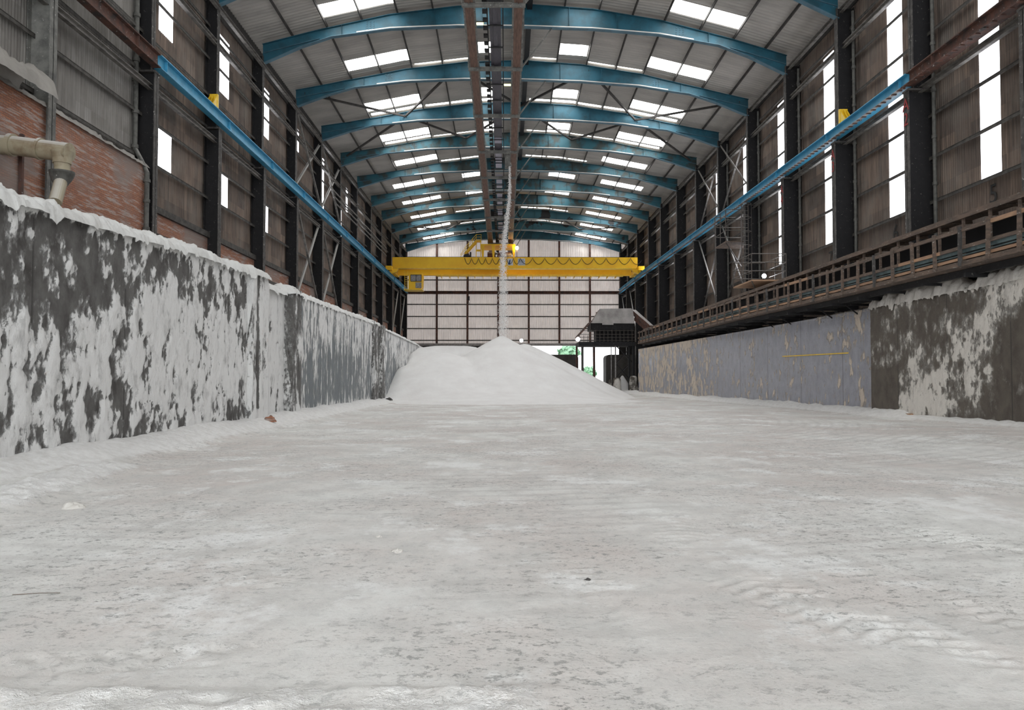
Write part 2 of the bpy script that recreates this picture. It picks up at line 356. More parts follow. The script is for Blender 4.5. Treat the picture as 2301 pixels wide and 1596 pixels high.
# ------------------------------------------------------------------ floor
FRESH = [0.0]
def floor_h(x, y):
    FRESH[0] = 0.0
    h = 0.015*fbm(x*.35, y*.35, 0, 3)
    near = sstep(34, 14, y)
    h += near*.006*fbm(x*1.6, y*1.6, 3, 3)
    # left foot bank
    d = x+7.8
    if -.6 < d < 2.2:
        k = (.36+.10*fbm(y*.22, 0, 5, 2))*sstep(1.25+.35*fbm(y*.22, 1, 5, 2)+.08*fbm(x*1.3, y*1.3, 5, 3), -.15, d)
        k *= 1+.22*fbm(x*1.2, y*1.2, 9, 4, .6); h += max(0, k); FRESH[0] = max(FRESH[0], min(1, k*7))
    # windrow of loose salt near the left
    if y < 15:
        dx = x+6.25+.25*math.sin(y*.6)
        w_ = sstep(.75, .1, abs(dx))*sstep(14.2, 12.2, y)*sstep(7.5, 9.5, y)
        if w_ > 0: FRESH[0] = max(FRESH[0], w_); h += w_*(.13+.11*fbm(x*5, y*5, 2, 4, .7)+.06*abs(noise.noise(Vector((x*11,y*11,0)))))
    # right foot bank and the floor rising to the right
    h += .16*sstep(9, 16, x)*sstep(34, 16, y)
    fx = right_face(y)
    d = fx-x
    if -.8 < d < 2:
        k = (.34+.10*fbm(y*.25, 4, 5, 2))*sstep(1.1+.3*fbm(y*.25, 1, 8, 2)+.12*fbm(x*1.4, y*1.4, 5, 3), -.15, d)
        k *= 1+.5*fbm(x*2.2, y*2.2, 4, 3); 
        if y < 28.5: k *= .5
        h += max(0, k); FRESH[0] = max(FRESH[0], min(1, k*9))
    if y < 13:
        # churned ridge right in front
        k = sstep(3.84+.06*noise.noise(Vector((x*1.7, 0, 0))), 3.70, y)*sstep(.45, .0, x)
        if k > 0: FRESH[0] = max(FRESH[0], k*.45); h += k*(.012+.075*max(0, .22+fbm(x*2.9, y*3.6, 1, 4, .65)))
        # tyre prints: chevrons pressed along curved tracks
        for (x0, y0, x1, y1, wd, dep, pitch, ph) in TRACKS:
            dx_, dy_ = x1-x0, y1-y0; ln = math.hypot(dx_, dy_); ux, uy = dx_/ln, dy_/ln
            t = (x-x0)*ux+(y-y0)*uy; s = -(x-x0)*uy+(y-y0)*ux
            s += .10*math.sin(t*1.1+ph)
            if -.2 < t < ln+.2 and abs(s) < wd/2:
                q = ((t+abs(s)*.55+ph+.03*noise.noise(Vector((x*4, y*4, ph))))/pitch) % 1
                a = sstep(.36,.22,abs(q-.5))*sstep(wd/2, wd/2-.05, abs(s))*sstep(-.2,.3,t)*sstep(ln+.2,ln-.3,t)
                a *= sstep(.38,.55,.5+.9*noise.noise(Vector((x*1.3, y*1.3, 4+ph)))+(.5 if ph == 0 else .1))
                if ph == 0 and abs(s) < wd/2+.1: FRESH[0] = max(FRESH[0], .25)
                h -= dep*a*(.8+.5*noise.noise(Vector((x*14, y*14, 1))))
    return h
TRACKS = [(-2.75,4.10,-1.35,4.40,.36,.022,.19,0), (2.45,3.9,1.85,5.9,.60,.020,.17,2.1), (4.3,5.5,4.1,8.2,.62,.020,.17,.6), (3.2,4.6,3.35,5.5,.50,.018,.16,3.3),
          (1.5,6.8,1.95,9.0,.55,.014,.17,1.3), (-3.9,11.2,-3.3,14,.55,.014,.2,4), (-.6,7.2,-.9,12.5,.5,.009,.19,5), (.9,4.6,.2,6.6,.5,.008,.18,6.5), (-1.6,5.2,-2.3,7.6,.5,.007,.18,2.5)]
RIGHT_FACE = [(0, 15.05), (31.5, 15.05), (31.6, 15.5), (46.8, 14.8), (76, 13.2), (110, 12.6)]
def right_face(y): return pl(y, RIGHT_FACE)
def frange(a, b, st):
    n = max(1, round((b-a)/st)); return [a+(b-a)*i/n for i in range(n+1)]
ys = frange(-14, 2, 1.0)[:-1] + frange(2, 3.2, .1)[:-1] + frange(3.2, 8, .03)[:-1] + frange(8, 13, .05)[:-1] + frange(13, 24, .12)[:-1] + frange(24, 50, .4)[:-1] + frange(50, 112, 1.5)
xs = frange(-9.2, -5.2, .06)[:-1] + frange(-5.2, 5.4, .04)[:-1] + frange(5.4, 12.5, .3)[:-1] + frange(12.5, 16.2, .1)
mb = MB(); nx = len(xs)
mb.v = []; frs = []
for y in ys:
    for x in xs: mb.v.append((x, y, floor_h(x, y))); frs.append(FRESH[0])
mb.f = [(j*nx+i, j*nx+i+1, (j+1)*nx+i+1, (j+1)*nx+i) for j in range(len(ys)-1) for i in range(nx-1)]
mb.sm = [True]*len(mb.f)
fo = struct(mb.build('floor', 'floor')); fo.data.attributes.new('fresh', 'FLOAT', 'POINT').data.foreach_set('value', frs)
o = MB().box(CL-.3, CR+.3, YB, YF, -.5, -.12).build('floor_slab', 'concrete_dark'); struct(o)

# ------------------------------------------------------------------ side cladding with window strips
LEV = [7.25, 9.05, 10.8, 12.55, 14.2, 16.05, 17.7]       # sheeting rails above the eye
wins = []
for n in range(-5, 9):
    y = FR[n]
    if n in (-2, -1, 0): wins += [('L', y+1.85, y+3.2, 9.1, 10.85), ('L', y+1.85, y+3.2, 15.1, 18.1)]
    elif n == 1: wins += [('L', y+1.9, y+3.0, 16.4, 18.0), ('L', y+1.9, y+2.9, 9.3, 10.7)]
    elif n == 2: wins += [('L', y+1.6, y+3.4, 13.6, 18.1)]
    elif n == 3: wins += [('L', y+1.6, y+3.2, 13.0, 15.6), ('L', y+5.2, y+5.9, 15.8, 18.0)]
    elif n == 4: wins += [('L', y+1.6, y+3.2, 13.2, 17.6)]
    if n in (5, 6): wins += [('R', y+2.3, y+3.7, 6.4, 16.6)]
    elif n >= -4: wins += [('R', y+(2.9 if n < -2 else 2.4), y+(4.05 if n < -2 else 3.7), 7.35, 17.6)]
wn = 0
def corrugated(name, xp, side, segs, mat, pitch=.146, amp=.022, parent=None):
    mb = MB(); sg = 1 if side == 'L' else -1
    for (y0, y1, z0, z1) in segs:
        k = max(2, round((y1-y0)/pitch*4)); vs = []
        for i in range(k+1):
            y = y0+(y1-y0)*i/k; x = xp+sg*amp*math.sin(2*math.pi*y/pitch)
            vs += [(x, y, z0), (x, y, z1)]
        mb.add(vs, [(2*i, 2*i+2, 2*i+3, 2*i+1) for i in range(k)], True)
    return mb.build(name, mat, parent)
for side, xp, name in (('L', CL, 'wall_left'), ('R', CR, 'wall_right')):
    segs = []; cur = YB; top = E+19.4 if side == 'L' else E+19.2
    base = -.1
    byy = {}
    for s, y0, y1, z0, z1 in wins:
        if s == side: byy.setdefault((y0, y1), []).append((z0+E, z1+E))
    for (y0, y1) in sorted(byy):
        if y0 > cur: segs.append((cur, y0, base, top))
        zc = base
        for z0, z1 in sorted(byy[(y0, y1)]):
            segs.append((y0, y1, zc, z0)); zc = z1
        segs.append((y0, y1, zc, top)); cur = max(cur, y1)
    # windows of one bay may sit apart: fill in pairs sharing bays
    segs.append((cur, YF, base, top))
    struct(corrugated(name, xp, side, segs, 'clad'))
    for s, y0, y1, z0, z1 in wins:
        if s != side: continue
        wn += 1
        struct(corrugated('window_%d' % wn, xp, side, [(y0, y1, z0+E, z1+E)], 'pane_side'))
# newer grey sheets of the nearest left bays
struct(corrugated('trim_1', CL+.05, 'L', [(YB, 30.9, E+8.6, E+18.9)], 'clad_grey'))
# eaves boards closing roof and wall
def eaves():
    for side, xp in (('left', CL), ('right', CR)):
        m = MB()
        for a, b in zip([YB, 50, 70, 90], [50, 70, 90, YF]):
            za, zb_ = roofz(xp, a), roofz(xp, b)
            m.add([(xp-.1,a,E+18.8),(xp+.1,a,E+18.8),(xp+.1,a,za+.1),(xp-.1,a,za+.1),(xp-.1,b,E+18.8),(xp+.1,b,E+18.8),(xp+.1,b,zb_+.1),(xp-.1,b,zb_+.1)],
                  [(0,1,2,3)[::-1],(4,5,6,7),(0,1,5,4),(1,2,6,5),(2,3,7,6),(3,0,4,7)])
        struct(m.build('trim_%s_eaves' % side, 'purlin'))
eaves()
# brick base of the left wall
bm = MB(); bm.box(CL+.0, CL+.22, 31.4, YF, 0, E+7.05); struct(bm.build('wall_left_brick', 'brick'))
bm = MB(); bm.box(CL+.05, CL+.62, YB, 30.6, 0, E+8.55); struct(bm.build('wall_left_near_brick', 'brick'))
bm = MB(); bm.box(CL+.2, CL+.34, YB, YF, E+7.0, E+7.28); bm.box(CL+.2, CL+.32, YB, YF, E+5.9, E+6.15)
tag(bm.build('wall_beam', 'girt'), 'long dusty beam capping the brick base of the left wall', 'beam')
def lumps_strip(name, y0, y1, xfun, zfun, w, h, mat, st=.08, nseg=9, seed=0, front=1, over=.12, drip=.0, rough=.7):
    """caked salt lying along a ledge: lumpy, overhanging on its front side"""
    mb = MB(); yy = frange(y0, y1, st); vs = []
    for y in yy:
        x0 = xfun(y); z0 = zfun(y)
        hh = h*max(.25, 1+rough*fbm(y*.55, seed, 1, 4, .6)); 
        for j in range(nseg+1):
            t = j/nseg; a = math.pi*t
            px = x0 + front*(over - (w+over)*t) ; pz = z0 - .05 + math.sin(a)**.6*hh
            if j == 0: pz = z0-.07-drip*max(0, fbm(y*1.8, seed, 7, 4, .7))
            n = fbm(px*3.1, y*3.1, pz*3+seed, 4, .65)
            pz += (.45*h*n+.05*noise.noise(Vector((px*9, y*9, seed)))) if 0 < j < nseg else 0
            px += front*(.09*n+.03*noise.noise(Vector((pz*9, y*9, seed+3))))
            vs.append((px, y, pz))
    m = nseg+1
    fs = [(i*m+j, (i+1)*m+j, (i+1)*m+j+1, i*m+j+1) for i in range(len(yy)-1) for j in range(nseg)]
    if front < 0: fs = [f[::-1] for f in fs]
    mb.add(vs, fs, True); return mb.build(name, mat)
tag(lumps_strip('salt_crust', 10, 30.6, lambda y: CL+.62, lambda y: E+8.5, .5, .22, 'salt_dusty', .12, 7, 3),
    'grey salt lying on the ledge of the near brick wall', 'salt', kind='stuff')

# ------------------------------------------------------------------ roof sheets with skylights
sky = []
for n in range(-5, 9):
    y1 = FR[n+1]; a, b = y1-2.45, y1-.95
    if n >= 5: a, b = y1-1.9, y1-.6
    lx = [(-10.65, -6.45), (-2.45, -.85), (3.65, 5.5), (9.55, 13.65)]
    if n == 3: lx = [(-10.4, -6.45), (9.25, 13.4)]
    if n >= 4: lx = [(-11.7, -7.4), (-4.5, -2.6), (4.6, 7.3), (10.1, 14.4)]
    if n >= 6: lx = [(-11.7, -7.4), (10.1, 14.4)]
    for (p, q) in lx: sky.append((a, b, p, q))
    if n in (1, 2):
        for (p, q) in [(-10.4, -6.45), (-2.45, -.85), (3.65, 5.5), (9.55, 13.4)]: sky.append((y1-.52, y1-.1, p, q))
    if n in (0, 1, 2):  # thin glowing slots put in for daylight leaking along the rafter tops
        for (p, q) in [(-6.2, -4.4), (-4.2, -2.5), (1.9, 3.5), (5.7, 7.5), (7.7, 9.4)]: sky.append((y1-.30, y1-.1, p, q))
    if n in (3, 6, 7):  # further added slots that glow as leaked daylight
        for (p, q) in [(-6.2, -4.4), (-4.2, -2.4), (2.0, 3.9), (4.1, 5.9), (6.1, 7.9)]: sky.append((y1-.30, y1-.1, p, q))
xcut = sorted(set([-15.2, 17.8, XC] + [v for s in sky for v in s[2:]] + [XC-8.1, XC-4, XC+4, XC+8.1, XC-12.2, XC+12.2, XC-15.55, XC+15.55]))
ycut = sorted(set([YB, YF] + [v for s in sky for v in s[:2]]))
def roof_piece(mb, y0, y1, x0, x1):
    pitch = .31; k = max(2, round((y1-y0)/pitch*6)); vs = []
    for i in range(k+1):
        y = y0+(y1-y0)*i/k; d = .035*math.sin(2*math.pi*y/pitch)
        vs += [(x0, y, roofz(x0, y)+d), (x1, y, roofz(x1, y)+d)]
    mb.add(vs, [(2*i, 2*i+1, 2*i+3, 2*i+2) for i in range(k)], True)
rm = MB()
for y0, y1 in zip(ycut, ycut[1:]):
    run = [s for s in sky if s[0] <= y0+1e-6 and s[1] >= y1-1e-6]
    for x0, x1 in zip(xcut, xcut[1:]):
        if any(s[2] <= x0+1e-6 and s[3] >= x1-1e-6 for s in run): continue
        roof_piece(rm, y0, y1, x0, x1)
struct(rm.build('ceiling', 'roof'))
for s in sky:
    wn += 1; pm = MB(); c = [x for x in xcut if s[2]-1e-6 <= x <= s[3]+1e-6]
    for x0, x1 in zip(c, c[1:]): roof_piece(pm, s[0], s[1], x0, x1)
    struct(pm.build('window_%d' % wn, 'pane'))

# purlins
PX = [-12.6, -10.55, -8.5, -6.4, -4.3, -2.2, 3.55, 5.6, 7.6, 9.5, 11.6, 13.6, 15.5]
for i, x in enumerate(PX):
    pm = MB(); yy = [YB]+[FR[k] for k in sorted(FR)]
    for a, b in zip(yy, yy[1:]):
        pm.bar((x, a, roofz(x, a)-.14), (x, b, roofz(x, b)-.14), .07, .17)
    side = 'left' if x < XC else 'right'; k = (i+1) if x < XC else len(PX)-i
    tag(pm.build('roof_purlin', 'purlin'), 'thin dark roof purlin, %s one up from the %s eaves' % (ORD[k-1], side), 'purlin', 'roof purlins')
for k, x in ((0, XC-.25), (1, XC+.25)):  # dark bars put in for the shadow of the ridge vent
    pm = MB()
    for a, b in zip([YB, 45, 52.3, 59.6, 67], [45, 52.3, 59.6, 67, YF]): pm.bar((x, a, roofz(x, a)-.36), (x, b, roofz(x, b)-.36), .32, .25)
    tag(pm.build('ridge_shade', 'dark'), 'dark strip put in for shade along the roof ridge, the %s of two' % ('left' if k == 0 else 'right'), 'beam')

# ------------------------------------------------------------------ rafters
def rafter_line(prof, y, xs_): return [(x, rz(x, y, prof)) for x in xs_]
for n in range(-2, 10):
    y = FR[n]; cnt = n+5
    vis = n+2    # the rafter of frame -1 is the nearest in view
    where = ('nearest blue rafter, cut by the top right corner of the photo' if n == -1 else
             'blue roof rafter crossing the hall, %s from the camera, %s' % (ORD[max(0,vis-1)], {0:'spanning the top of the photo',9:'against the end wall'}.get(n, 'above the side columns')))
    if n < -1: where = 'blue roof rafter overhead behind the top edge of the photo'
    if n == 7: where = 'blue roof rafter with large black flaked patches, nearer of the two'
    if n == 8: where = 'blue roof rafter with black flaked patches, nearer the end wall'
    t = thing('roof_rafter', (XC, y, E+21), where, 'rafter', 'blue roof rafters')
    mat = 'blue_roof' if n < 3 else 'blue_worn' if n < 7 else 'blue_flaked' if n < 9 else 'blue_roof'
    xs_ = [XC+s for s in (-15.55,-12.2,-10,-8.1,-6,-4,-2,0,2,4,6,8.1,10,12.2,15.55)]
    poly = rafter_line(RTOP, y, xs_)
    low = [XC+s for s in (15.55,13.3,11.5,9.8,8,6,4,0,-4,-6,-8,-9.8,-11.5,-13.3,-15.55)]
    pb = rafter_line(RBOT, y, low)
    wb = MB(); top = [(x, rz(x, y, RTOP)) for x in sorted(set(xs_+low))]; bot = [(x, rz(x, y, RBOT)) for x in sorted(set(xs_+low))]
    for i in range(len(top)-1):
        wb.prism([bot[i], bot[i+1], top[i+1], top[i]], y-.012, y+.012)
    wb.build('web', mat, t)
    MB().ribbon([(x, z-.03) for x, z in top], y-.16, y+.16, .03).build('top_flange', mat, t)
    MB().ribbon([(x, z-.02) for x, z in bot], y-.16, y+.16, .035).build('bottom_flange', 'blue_light', t)
    for s in (-10.9, -5.4, -2.6, 2.6, 5.4, 10.9):
        x = XC+s; MB().box(x-.01, x+.01, y-.14, y+.14, rz(x, y, RBOT)+.02, rz(x, y, RTOP)-.03).build('stiffener', mat, t)
    # bolt plates
    for s in (-9.2, 9.2):
        pb_ = MB(); x = XC+s; zb = rz(x, y, RBOT); zt = rz(x, y, RTOP)
        for a in range(3):
            for b_ in range(5):
                pb_.box(x-.2+a*.2-.03, x-.2+a*.2+.03, y-.05, y-.01, lerp(zb, zt, .18+b_*.155)-.025, lerp(zb, zt, .18+b_*.155)+.025)
        pb_.build('splice_bolt', 'blue_light', t)
    # inner flange line of the haunch
    for sg in (-1, 1):
        hb = MB(); hb.bar((XC+sg*15.5, y-.05, rz(XC+sg*15.5, y, RBOT)+.62), (XC+sg*12.2, y-.05, rz(XC+sg*12.2, y, RBOT)+.12), .1, .03); hb.build('haunch_rib', 'blue_light', t)
    tag(MB().ribbon([(x, z+.015) for x, z in bot if -11 < x-XC < 11], y-.17, y-.04, .06).build('salt_crust', 'salt_warm'),
        'line of salt lying on the lower flange of a blue rafter', 'salt', 'salt on the rafter flanges', 'stuff')

# ------------------------------------------------------------------ columns
def beam_dz(side, y): return (.20 if side == 'left' else -.45)*min(1, max(0, (90-y)/55))
def column(n, side):
    y = FR[n]; sg = 1 if side == 'left' else -1
    cl, xi_up, xi_lo = (CL+.08, XL, XL+.15) if side == 'left' else (CR-.08, XR-.12, XR-.34)
    zb = E+beam_dz(side, y)+12.25; zt = E+18.9 - tilt(y)*(xi_up-XC)*.9
    near = n <= -3 and side == 'left'
    if near: lab = 'pale salt-covered steel column at the far left edge of the photo' if n == -3 else 'salt-covered steel column outside the left edge'
    else:
        k = n+3 if side == 'left' else n+3
        lab = 'black steel column on the %s wall, %s from the camera' % (side, ORD[max(0, k-1)])
        if n == -2 and side == 'right': lab = 'black steel column on the right wall with red letters, where the blue crane beam starts'
        if n == -2 and side == 'left': lab = 'black steel column on the left wall where the blue crane beam starts'
        if n < -2: lab = 'black steel column on the right wall beyond the right edge of the photo'
    t = thing('steel_column', (xi_lo, y, 0), lab, 'column', 'steel columns of the %s wall' % side)
    wm, fm = ('grey_steel', 'grey_steel') if near else ('black_steel', 'edge_steel')
    a, b = sorted((cl, xi_lo)); c, d = sorted((cl, xi_up))
    MB().box(a, b, y-.015, y+.015, 0, zb).build('lower_web', wm, t)
    f1 = MB(); f1.box(min(xi_lo, xi_lo-sg*.03), max(xi_lo, xi_lo-sg*.03), y-.2, y+.2, 0, zb).build('lower_flange', fm, t)
    MB().box(min(cl, cl+sg*.03), max(cl, cl+sg*.03), y-.2, y+.2, 0, zt).build('outer_flange', wm, t)
    MB().box(c, d, y-.015, y+.015, zb, zt).build('upper_web', wm, t)
    MB().box(min(xi_up, xi_up-sg*.03), max(xi_up, xi_up-sg*.03), y-.17, y+.17, zb, zt).build('upper_flange', fm, t)
    MB().box(min(cl, xi_lo)-.02, max(cl, xi_lo)+.02, y-.25, y+.25, zb-.04, zb+.04).build('crane_bracket', fm, t)
    return t
for n in range(-3, 10):
    for s in ('left', 'right'): column(n, s)
# red painted letters on right columns, black bay numbers
def text(name, s, size, loc, rot, mat, parent=None):
    cu = bpy.data.curves.new(name, 'FONT'); cu.body = s; cu.size = size; cu.extrude = .004; cu.align_x = 'CENTER'; cu.align_y = 'CENTER'; cu.space_line = .8
    tmp = bpy.data.objects.new('tmp', cu); me = bpy.data.meshes.new_from_object(tmp); bpy.data.objects.remove(tmp); me.name = name
    ob = bpy.data.objects.new(name, me); col.objects.link(ob); ob.location = loc; ob.rotation_euler = rot; me.materials.clear(); me.materials.append(M[mat])
    if parent: ob.parent = parent; ob.matrix_parent_inverse = Matrix.Translation(parent.location).inverted()
    return ob
cols = {(round(o.location.y, 1), o.location.x > 0): o for o in bpy.data.objects if o.name.startswith('steel_column')}
for n, s_ in ((-2, 'A\n2'), (-1, 'A\n3'), (0, 'A\n4')):
    y = FR[n]; text('painted_letters', s_, .75, (XR-.36-.012, y-.02, E+10.9), (R(90), 0, R(-90)), 'red_paint', cols[(round(y, 1), True)])
for y, s_, z, lab in ((27.2, '5', E+6.62, 'clear black painted number five on the nearest right wall sheets'), (34.1, '6', E+6.55, 'faint black painted number six low on the right wall sheets'), (41.0, '7', E+6.5, 'faint black painted number seven farther along the right wall')):
    tag(text('bay_number', s_, 1.0, (CR-.06, y, z), (R(90), 0, R(-90)), 'black_paint'), lab, 'number', 'painted bay numbers')

# ------------------------------------------------------------------ sheeting rails, sway rails
for side, x, sg in (('left', CL+.10, 1), ('right', CR-.10, -1)):
    for i, lv in enumerate(LEV):
        if side == 'left' and i == 0: continue
        m = MB(); m.box(min(x, x+sg*.14), max(x, x+sg*.14), YB, YF, E+lv-.015, E+lv+.015); m.box(min(x+sg*.12, x+sg*.14), max(x+sg*.12, x+sg*.14), YB, YF, E+lv-.13, E+lv)
        tag(m.build('sheeting_rail', 'girt'), 'thin dusty sheeting rail on the %s wall, %s from the bottom' % (side, ORD[i if side == 'right' else i-1]), 'rail', 'sheeting rails on the %s wall' % side)
    for i, (lv, nm) in enumerate(((11.85, 'below the crane beam'), (16.75, 'above the crane beam'), (18.55, 'under the eaves'))):
        xx = x+sg*(.40 if i < 2 else .5); m = MB()
        m.bar((xx, YB, E+lv), (xx, YF, E+lv), .05, .2); m.bar((xx+sg*.06, YB, E+lv+.1), (xx+sg*.06, YF, E+lv+.1), .18, .03); m.bar((xx+sg*.06, YB, E+lv-.1), (xx+sg*.06, YF, E+lv-.1), .18, .03)
        tag(m.build('tie_rail', 'rail_pale'), 'pale salty tie rail on the %s wall %s' % (side, nm), 'rail', 'tie rails')
# ------------------------------------------------------------------ crane runway beams
def runway(side, x, y0, y1, mat, lab):
    sg = 1 if side == 'left' else -1
    t = thing('crane_beam', (x, y0, E+12.35), lab, 'beam')
    yy = sorted(set([y0, y1]+[v for v in (35, 50, 70, 90) if y0 < v < y1]))
    def run_(name, dx, z, w_, h_, mt):
        m = MB()
        for a, b in zip(yy, yy[1:]): m.bar((x+dx, a, E+z+beam_dz(side, a)), (x+dx, b, E+z+beam_dz(side, b)), w_, h_)
        m.build(name, mt, t)
    run_('top_flange', 0, 12.95, .34, .04, mat); run_('bottom_flange', 0, 12.43, .32, .04, mat); run_('web', 0, 12.69, .03, .5, mat)
    run_('crane_rail', 0, 13.01, .07, .08, 'rust')
    k = y0+.6
    while k < y1:
        d = beam_dz(side, k); MB().box(x-.13, x+.13, k-.01, k+.01, E+12.45+d, E+12.93+d).build('stiffener', mat, t); k += 7.3
    if side == 'right':
        run_('cable_tray', -.30, 12.36, .16, .03, 'galv' if mat == 'blue_crane' else 'rust')
        b = MB(); k = y0+.2
        while k < y1: d = beam_dz(side, k); b.box(x-.40, x-.2, k-.05, k+.05, E+12.31+d, E+12.34+d); k += .45
        b.build('cable_ladder', 'rust', t)
    return t
runway('left', XL+.2, -8, 30.9, 'rust', 'brown rusty crane beam along the near left wall')
runway('left', XL+.2, 30.95, 110.9, 'blue_crane', 'bright blue crane beam running down the left wall')
runway('right', XR-.22, -8, 30.9, 'rust', 'brown rusty crane beam along the near right wall')
runway('right', XR-.22, 30.95, 110.9, 'blue_crane', 'bright blue crane beam running down the right wall')
for x, dz, lab in ((XL-.05, .2, 'yellow buffer block above the left crane beam'), (XR+.02, -.45, 'yellow buffer block above the right crane beam')):
    z = E+13.05+dz; t = thing('buffer_stop', (x, 37.6, z), lab, 'buffer')
    MB().prism([(x-.2, z), (x+.2, z), (x+.2, z+.8), (x-.2, z+.8)], 37.55, 37.7).build('plate', 'yellow_bright', t)
    for dx in (-.15, .0, .15): MB().add([(x+dx-.03,36.9,z),(x+dx+.03,36.9,z),(x+dx+.03,37.55,z),(x+dx-.03,37.55,z),(x+dx-.03,37.55,z+.75),(x+dx+.03,37.55,z+.75)], [(0,1,2,3)[::-1],(0,4,5,1)[::-1],(0,3,4),(1,5,2),(2,5,4,3)]).build('rib', 'yellow_bright', t)

# wall bracing
def brace(p, q, lab, w=.13):
    m = MB(); m.angle(p, q, w); tag(m.build('diagonal_brace', 'rail_pale'), lab, 'brace', 'diagonal wall braces')
for side, x in (('left', XL-.12), ('right', XR+.12)):
    for n in (1, 2):
        a, b = FR[n]+.2, FR[n+1]-.2
        w_ = 'nearer' if n == 1 else 'farther'
        brace((x, b, E+18.2), (x, a, E+13.2), 'upper brace on the %s wall rising away from the camera, %s bay' % (side, w_))
        brace((x+.12, a, E+18.2), (x+.12, b, E+13.2), 'upper brace on the %s wall falling away from the camera, %s bay' % (side, w_))
        brace((x, b, E+12.0), (x, a, E+5.0), 'lower brace on the %s wall rising away from the camera, %s bay' % (side, w_))
        brace((x+.12, a, E+12.0), (x+.12, b, E+5.0), 'lower brace on the %s wall falling away from the camera, %s bay' % (side, w_))
for n in (7, 8):
    for side, x in (('left', XL-.12), ('right', XR+.12)):
        brace((x, FR[n+1]-.2, E+12.0), (x, FR[n]+.2, E+4.0), 'brace on the %s wall beside the end wall, %s bay' % (side, 'nearer' if n == 7 else 'farther'))
# roof bracing
for n in (1, 2, 7):
    a, b = FR[n], FR[n+1]; m = MB()
    pts = [XC-15, XC-9, XC-4.6, XC, XC+4.6, XC+9, XC+15]
    for i in range(6):
        ya, yb = (a, b) if i % 2 == 0 else (b, a)
        if n == 2: ya, yb = yb, ya
        m.angle((pts[i], ya, rz(pts[i], ya, RTOP)-.35), (pts[i+1], yb, rz(pts[i+1], yb, RTOP)-.35), .13)
    tag(m.build('roof_bracing', 'purlin'), 'dark zigzag roof bracing %s' % {1:'in the nearest braced bay', 2:'in the second braced bay', 7:'near the end wall'}[n], 'brace', 'roof bracing')

# drain pipes
def drain(x, y, z0, z1, lab, r=.075):
    t = thing('drain_pipe', (x, y, z0), lab, 'pipe', 'drain pipes')
    MB().tube([(x, y, z0), (x, y, z1)], r, 12).build('pipe', 'pipe_grey', t)
    for k in range(int((z1-z0)/1.9)+1):
        z = z0+.4+k*1.9; MB().tube([(x, y, z), (x, y, z+.13)], r*1.35, 12).build('pipe_collar', 'pipe_grey', t)
t = thing('drain_pipe', (CL+.25, 30.45, E+4), 'grey drain pipe with collars beside the first black left column', 'pipe', 'drain pipes')
MB().tube([(CL+.22, 30.45, E+18.5), (CL+.22, 30.45, E+9.2), (CL+.5, 30.4, E+8.7), (CL+.76, 30.35, E+8.2), (CL+.76, 30.35, E+2)], .095, 12).build('pipe', 'pipe_grey', t)
for z in (17.6, 15.9, 14.5, 12.7, 11.9, 10.6, 9.2): MB().tube([(CL+.22, 30.45, E+z), (CL+.22, 30.45, E+z+.14)], .135, 12).build('pipe_collar', 'pipe_grey', t)
for z in (7.8, 7.0, 5.9, 5.1): MB().tube([(CL+.76, 30.35, E+z), (CL+.76, 30.35, E+z+.12)], .13, 12).build('pipe_collar', 'pipe_grey', t)
for n in (-2, -1, 0, 1, 2): drain(CR-.28, FR[n]-.5, E+5.5, E+18.3, 'grey drain pipe beside the %s black column of the right wall' % ORD[n+2])

# conduits along the left wall
for i, z in enumerate((15.7, 15.25, 14.8)):
    t = MB().tube([(XL+.05, 62+i*.8, E+z+.3), (XL+.05, 63+i*.8, E+z), (XL+.05, 92, E+z)], .06, 8).build('conduit', 'rail_pale')
    tag(t, 'thin metal conduit along the far left wall, %s of three' % ('top','middle','bottom')[i], 'conduit', 'conduits on the left wall')

# ------------------------------------------------------------------ overhead conveyor gantry
GX = -.58
def gz(y): return E + pl(y, [(0, 20.1), (38, 18.85), (45.1, 18.5), (59.6, 17.85), (74.1, 17.5), (88.8, 17.3), (104, 17.1)])
gy = [-2] + [FR[n] for n in range(-5, 9)]
g = thing('conveyor_gantry', (GX, 50, gz(50)), 'long brown conveyor gantry hanging under the roof ridge', 'conveyor')
for s, k in ((-1, 'left'), (1, 'right')):
    m = MB(); xx = GX+s*1.25
    for a, b in zip(gy, gy[1:]):
        m.bar((xx, a, gz(a)), (xx, b, gz(b)), .46, .03); 
        m.bar((xx-.22, a, gz(a)+.16), (xx-.22, b, gz(b)+.16), .02, .32); m.bar((xx+.22, a, gz(a)+.16), (xx+.22, b, gz(b)+.16), .02, .32)
        m.bar((xx, a, gz(a)-.02), (xx, b, gz(b)-.02), .06, .04)
    m.build('side_beam', 'brown_beam', g)
    m = MB()
    for a, b in zip(gy, gy[1:]):
        for dx in (-.27, .27): m.angle((xx+dx, a, gz(a)-.02), (xx+dx, b, gz(b)-.02), .09)
        m.bar((xx+s*.33, a, gz(a)+1.15), (xx+s*.33, b, gz(b)+1.15), .05, .05)
        k_ = a
        while k_ < b: m.bar((xx+s*.33, k_, gz(k_)), (xx+s*.33, k_, gz(k_)+1.15), .04, .04); k_ += 2.43
    m.build('edge_angle', 'grey_steel', g)
for y in gy[1:]:
    m = MB(); m.bar((GX-1.6, y, gz(y)-.1), (GX+1.6, y, gz(y)-.1), .16, .16, (0,0,1)); m.bar((GX-1.6, y, gz(y)+.0), (GX+1.6, y, gz(y)+.0), .25, .05)
    m.build('cross_beam', 'grey_steel', g)
m = MB(); bl = [v for v in gy if v <= 60]+[62.5]
for a, b in zip(bl, bl[1:]): m.bar((GX+.05, a, gz(a)+.17), (GX+.05, b, gz(b)+.17), .60, .03); m.bar((GX+.05, a, gz(a)+.14), (GX+.05, b, gz(b)+.14), .22, .05)
m.build('belt', 'belt', g)
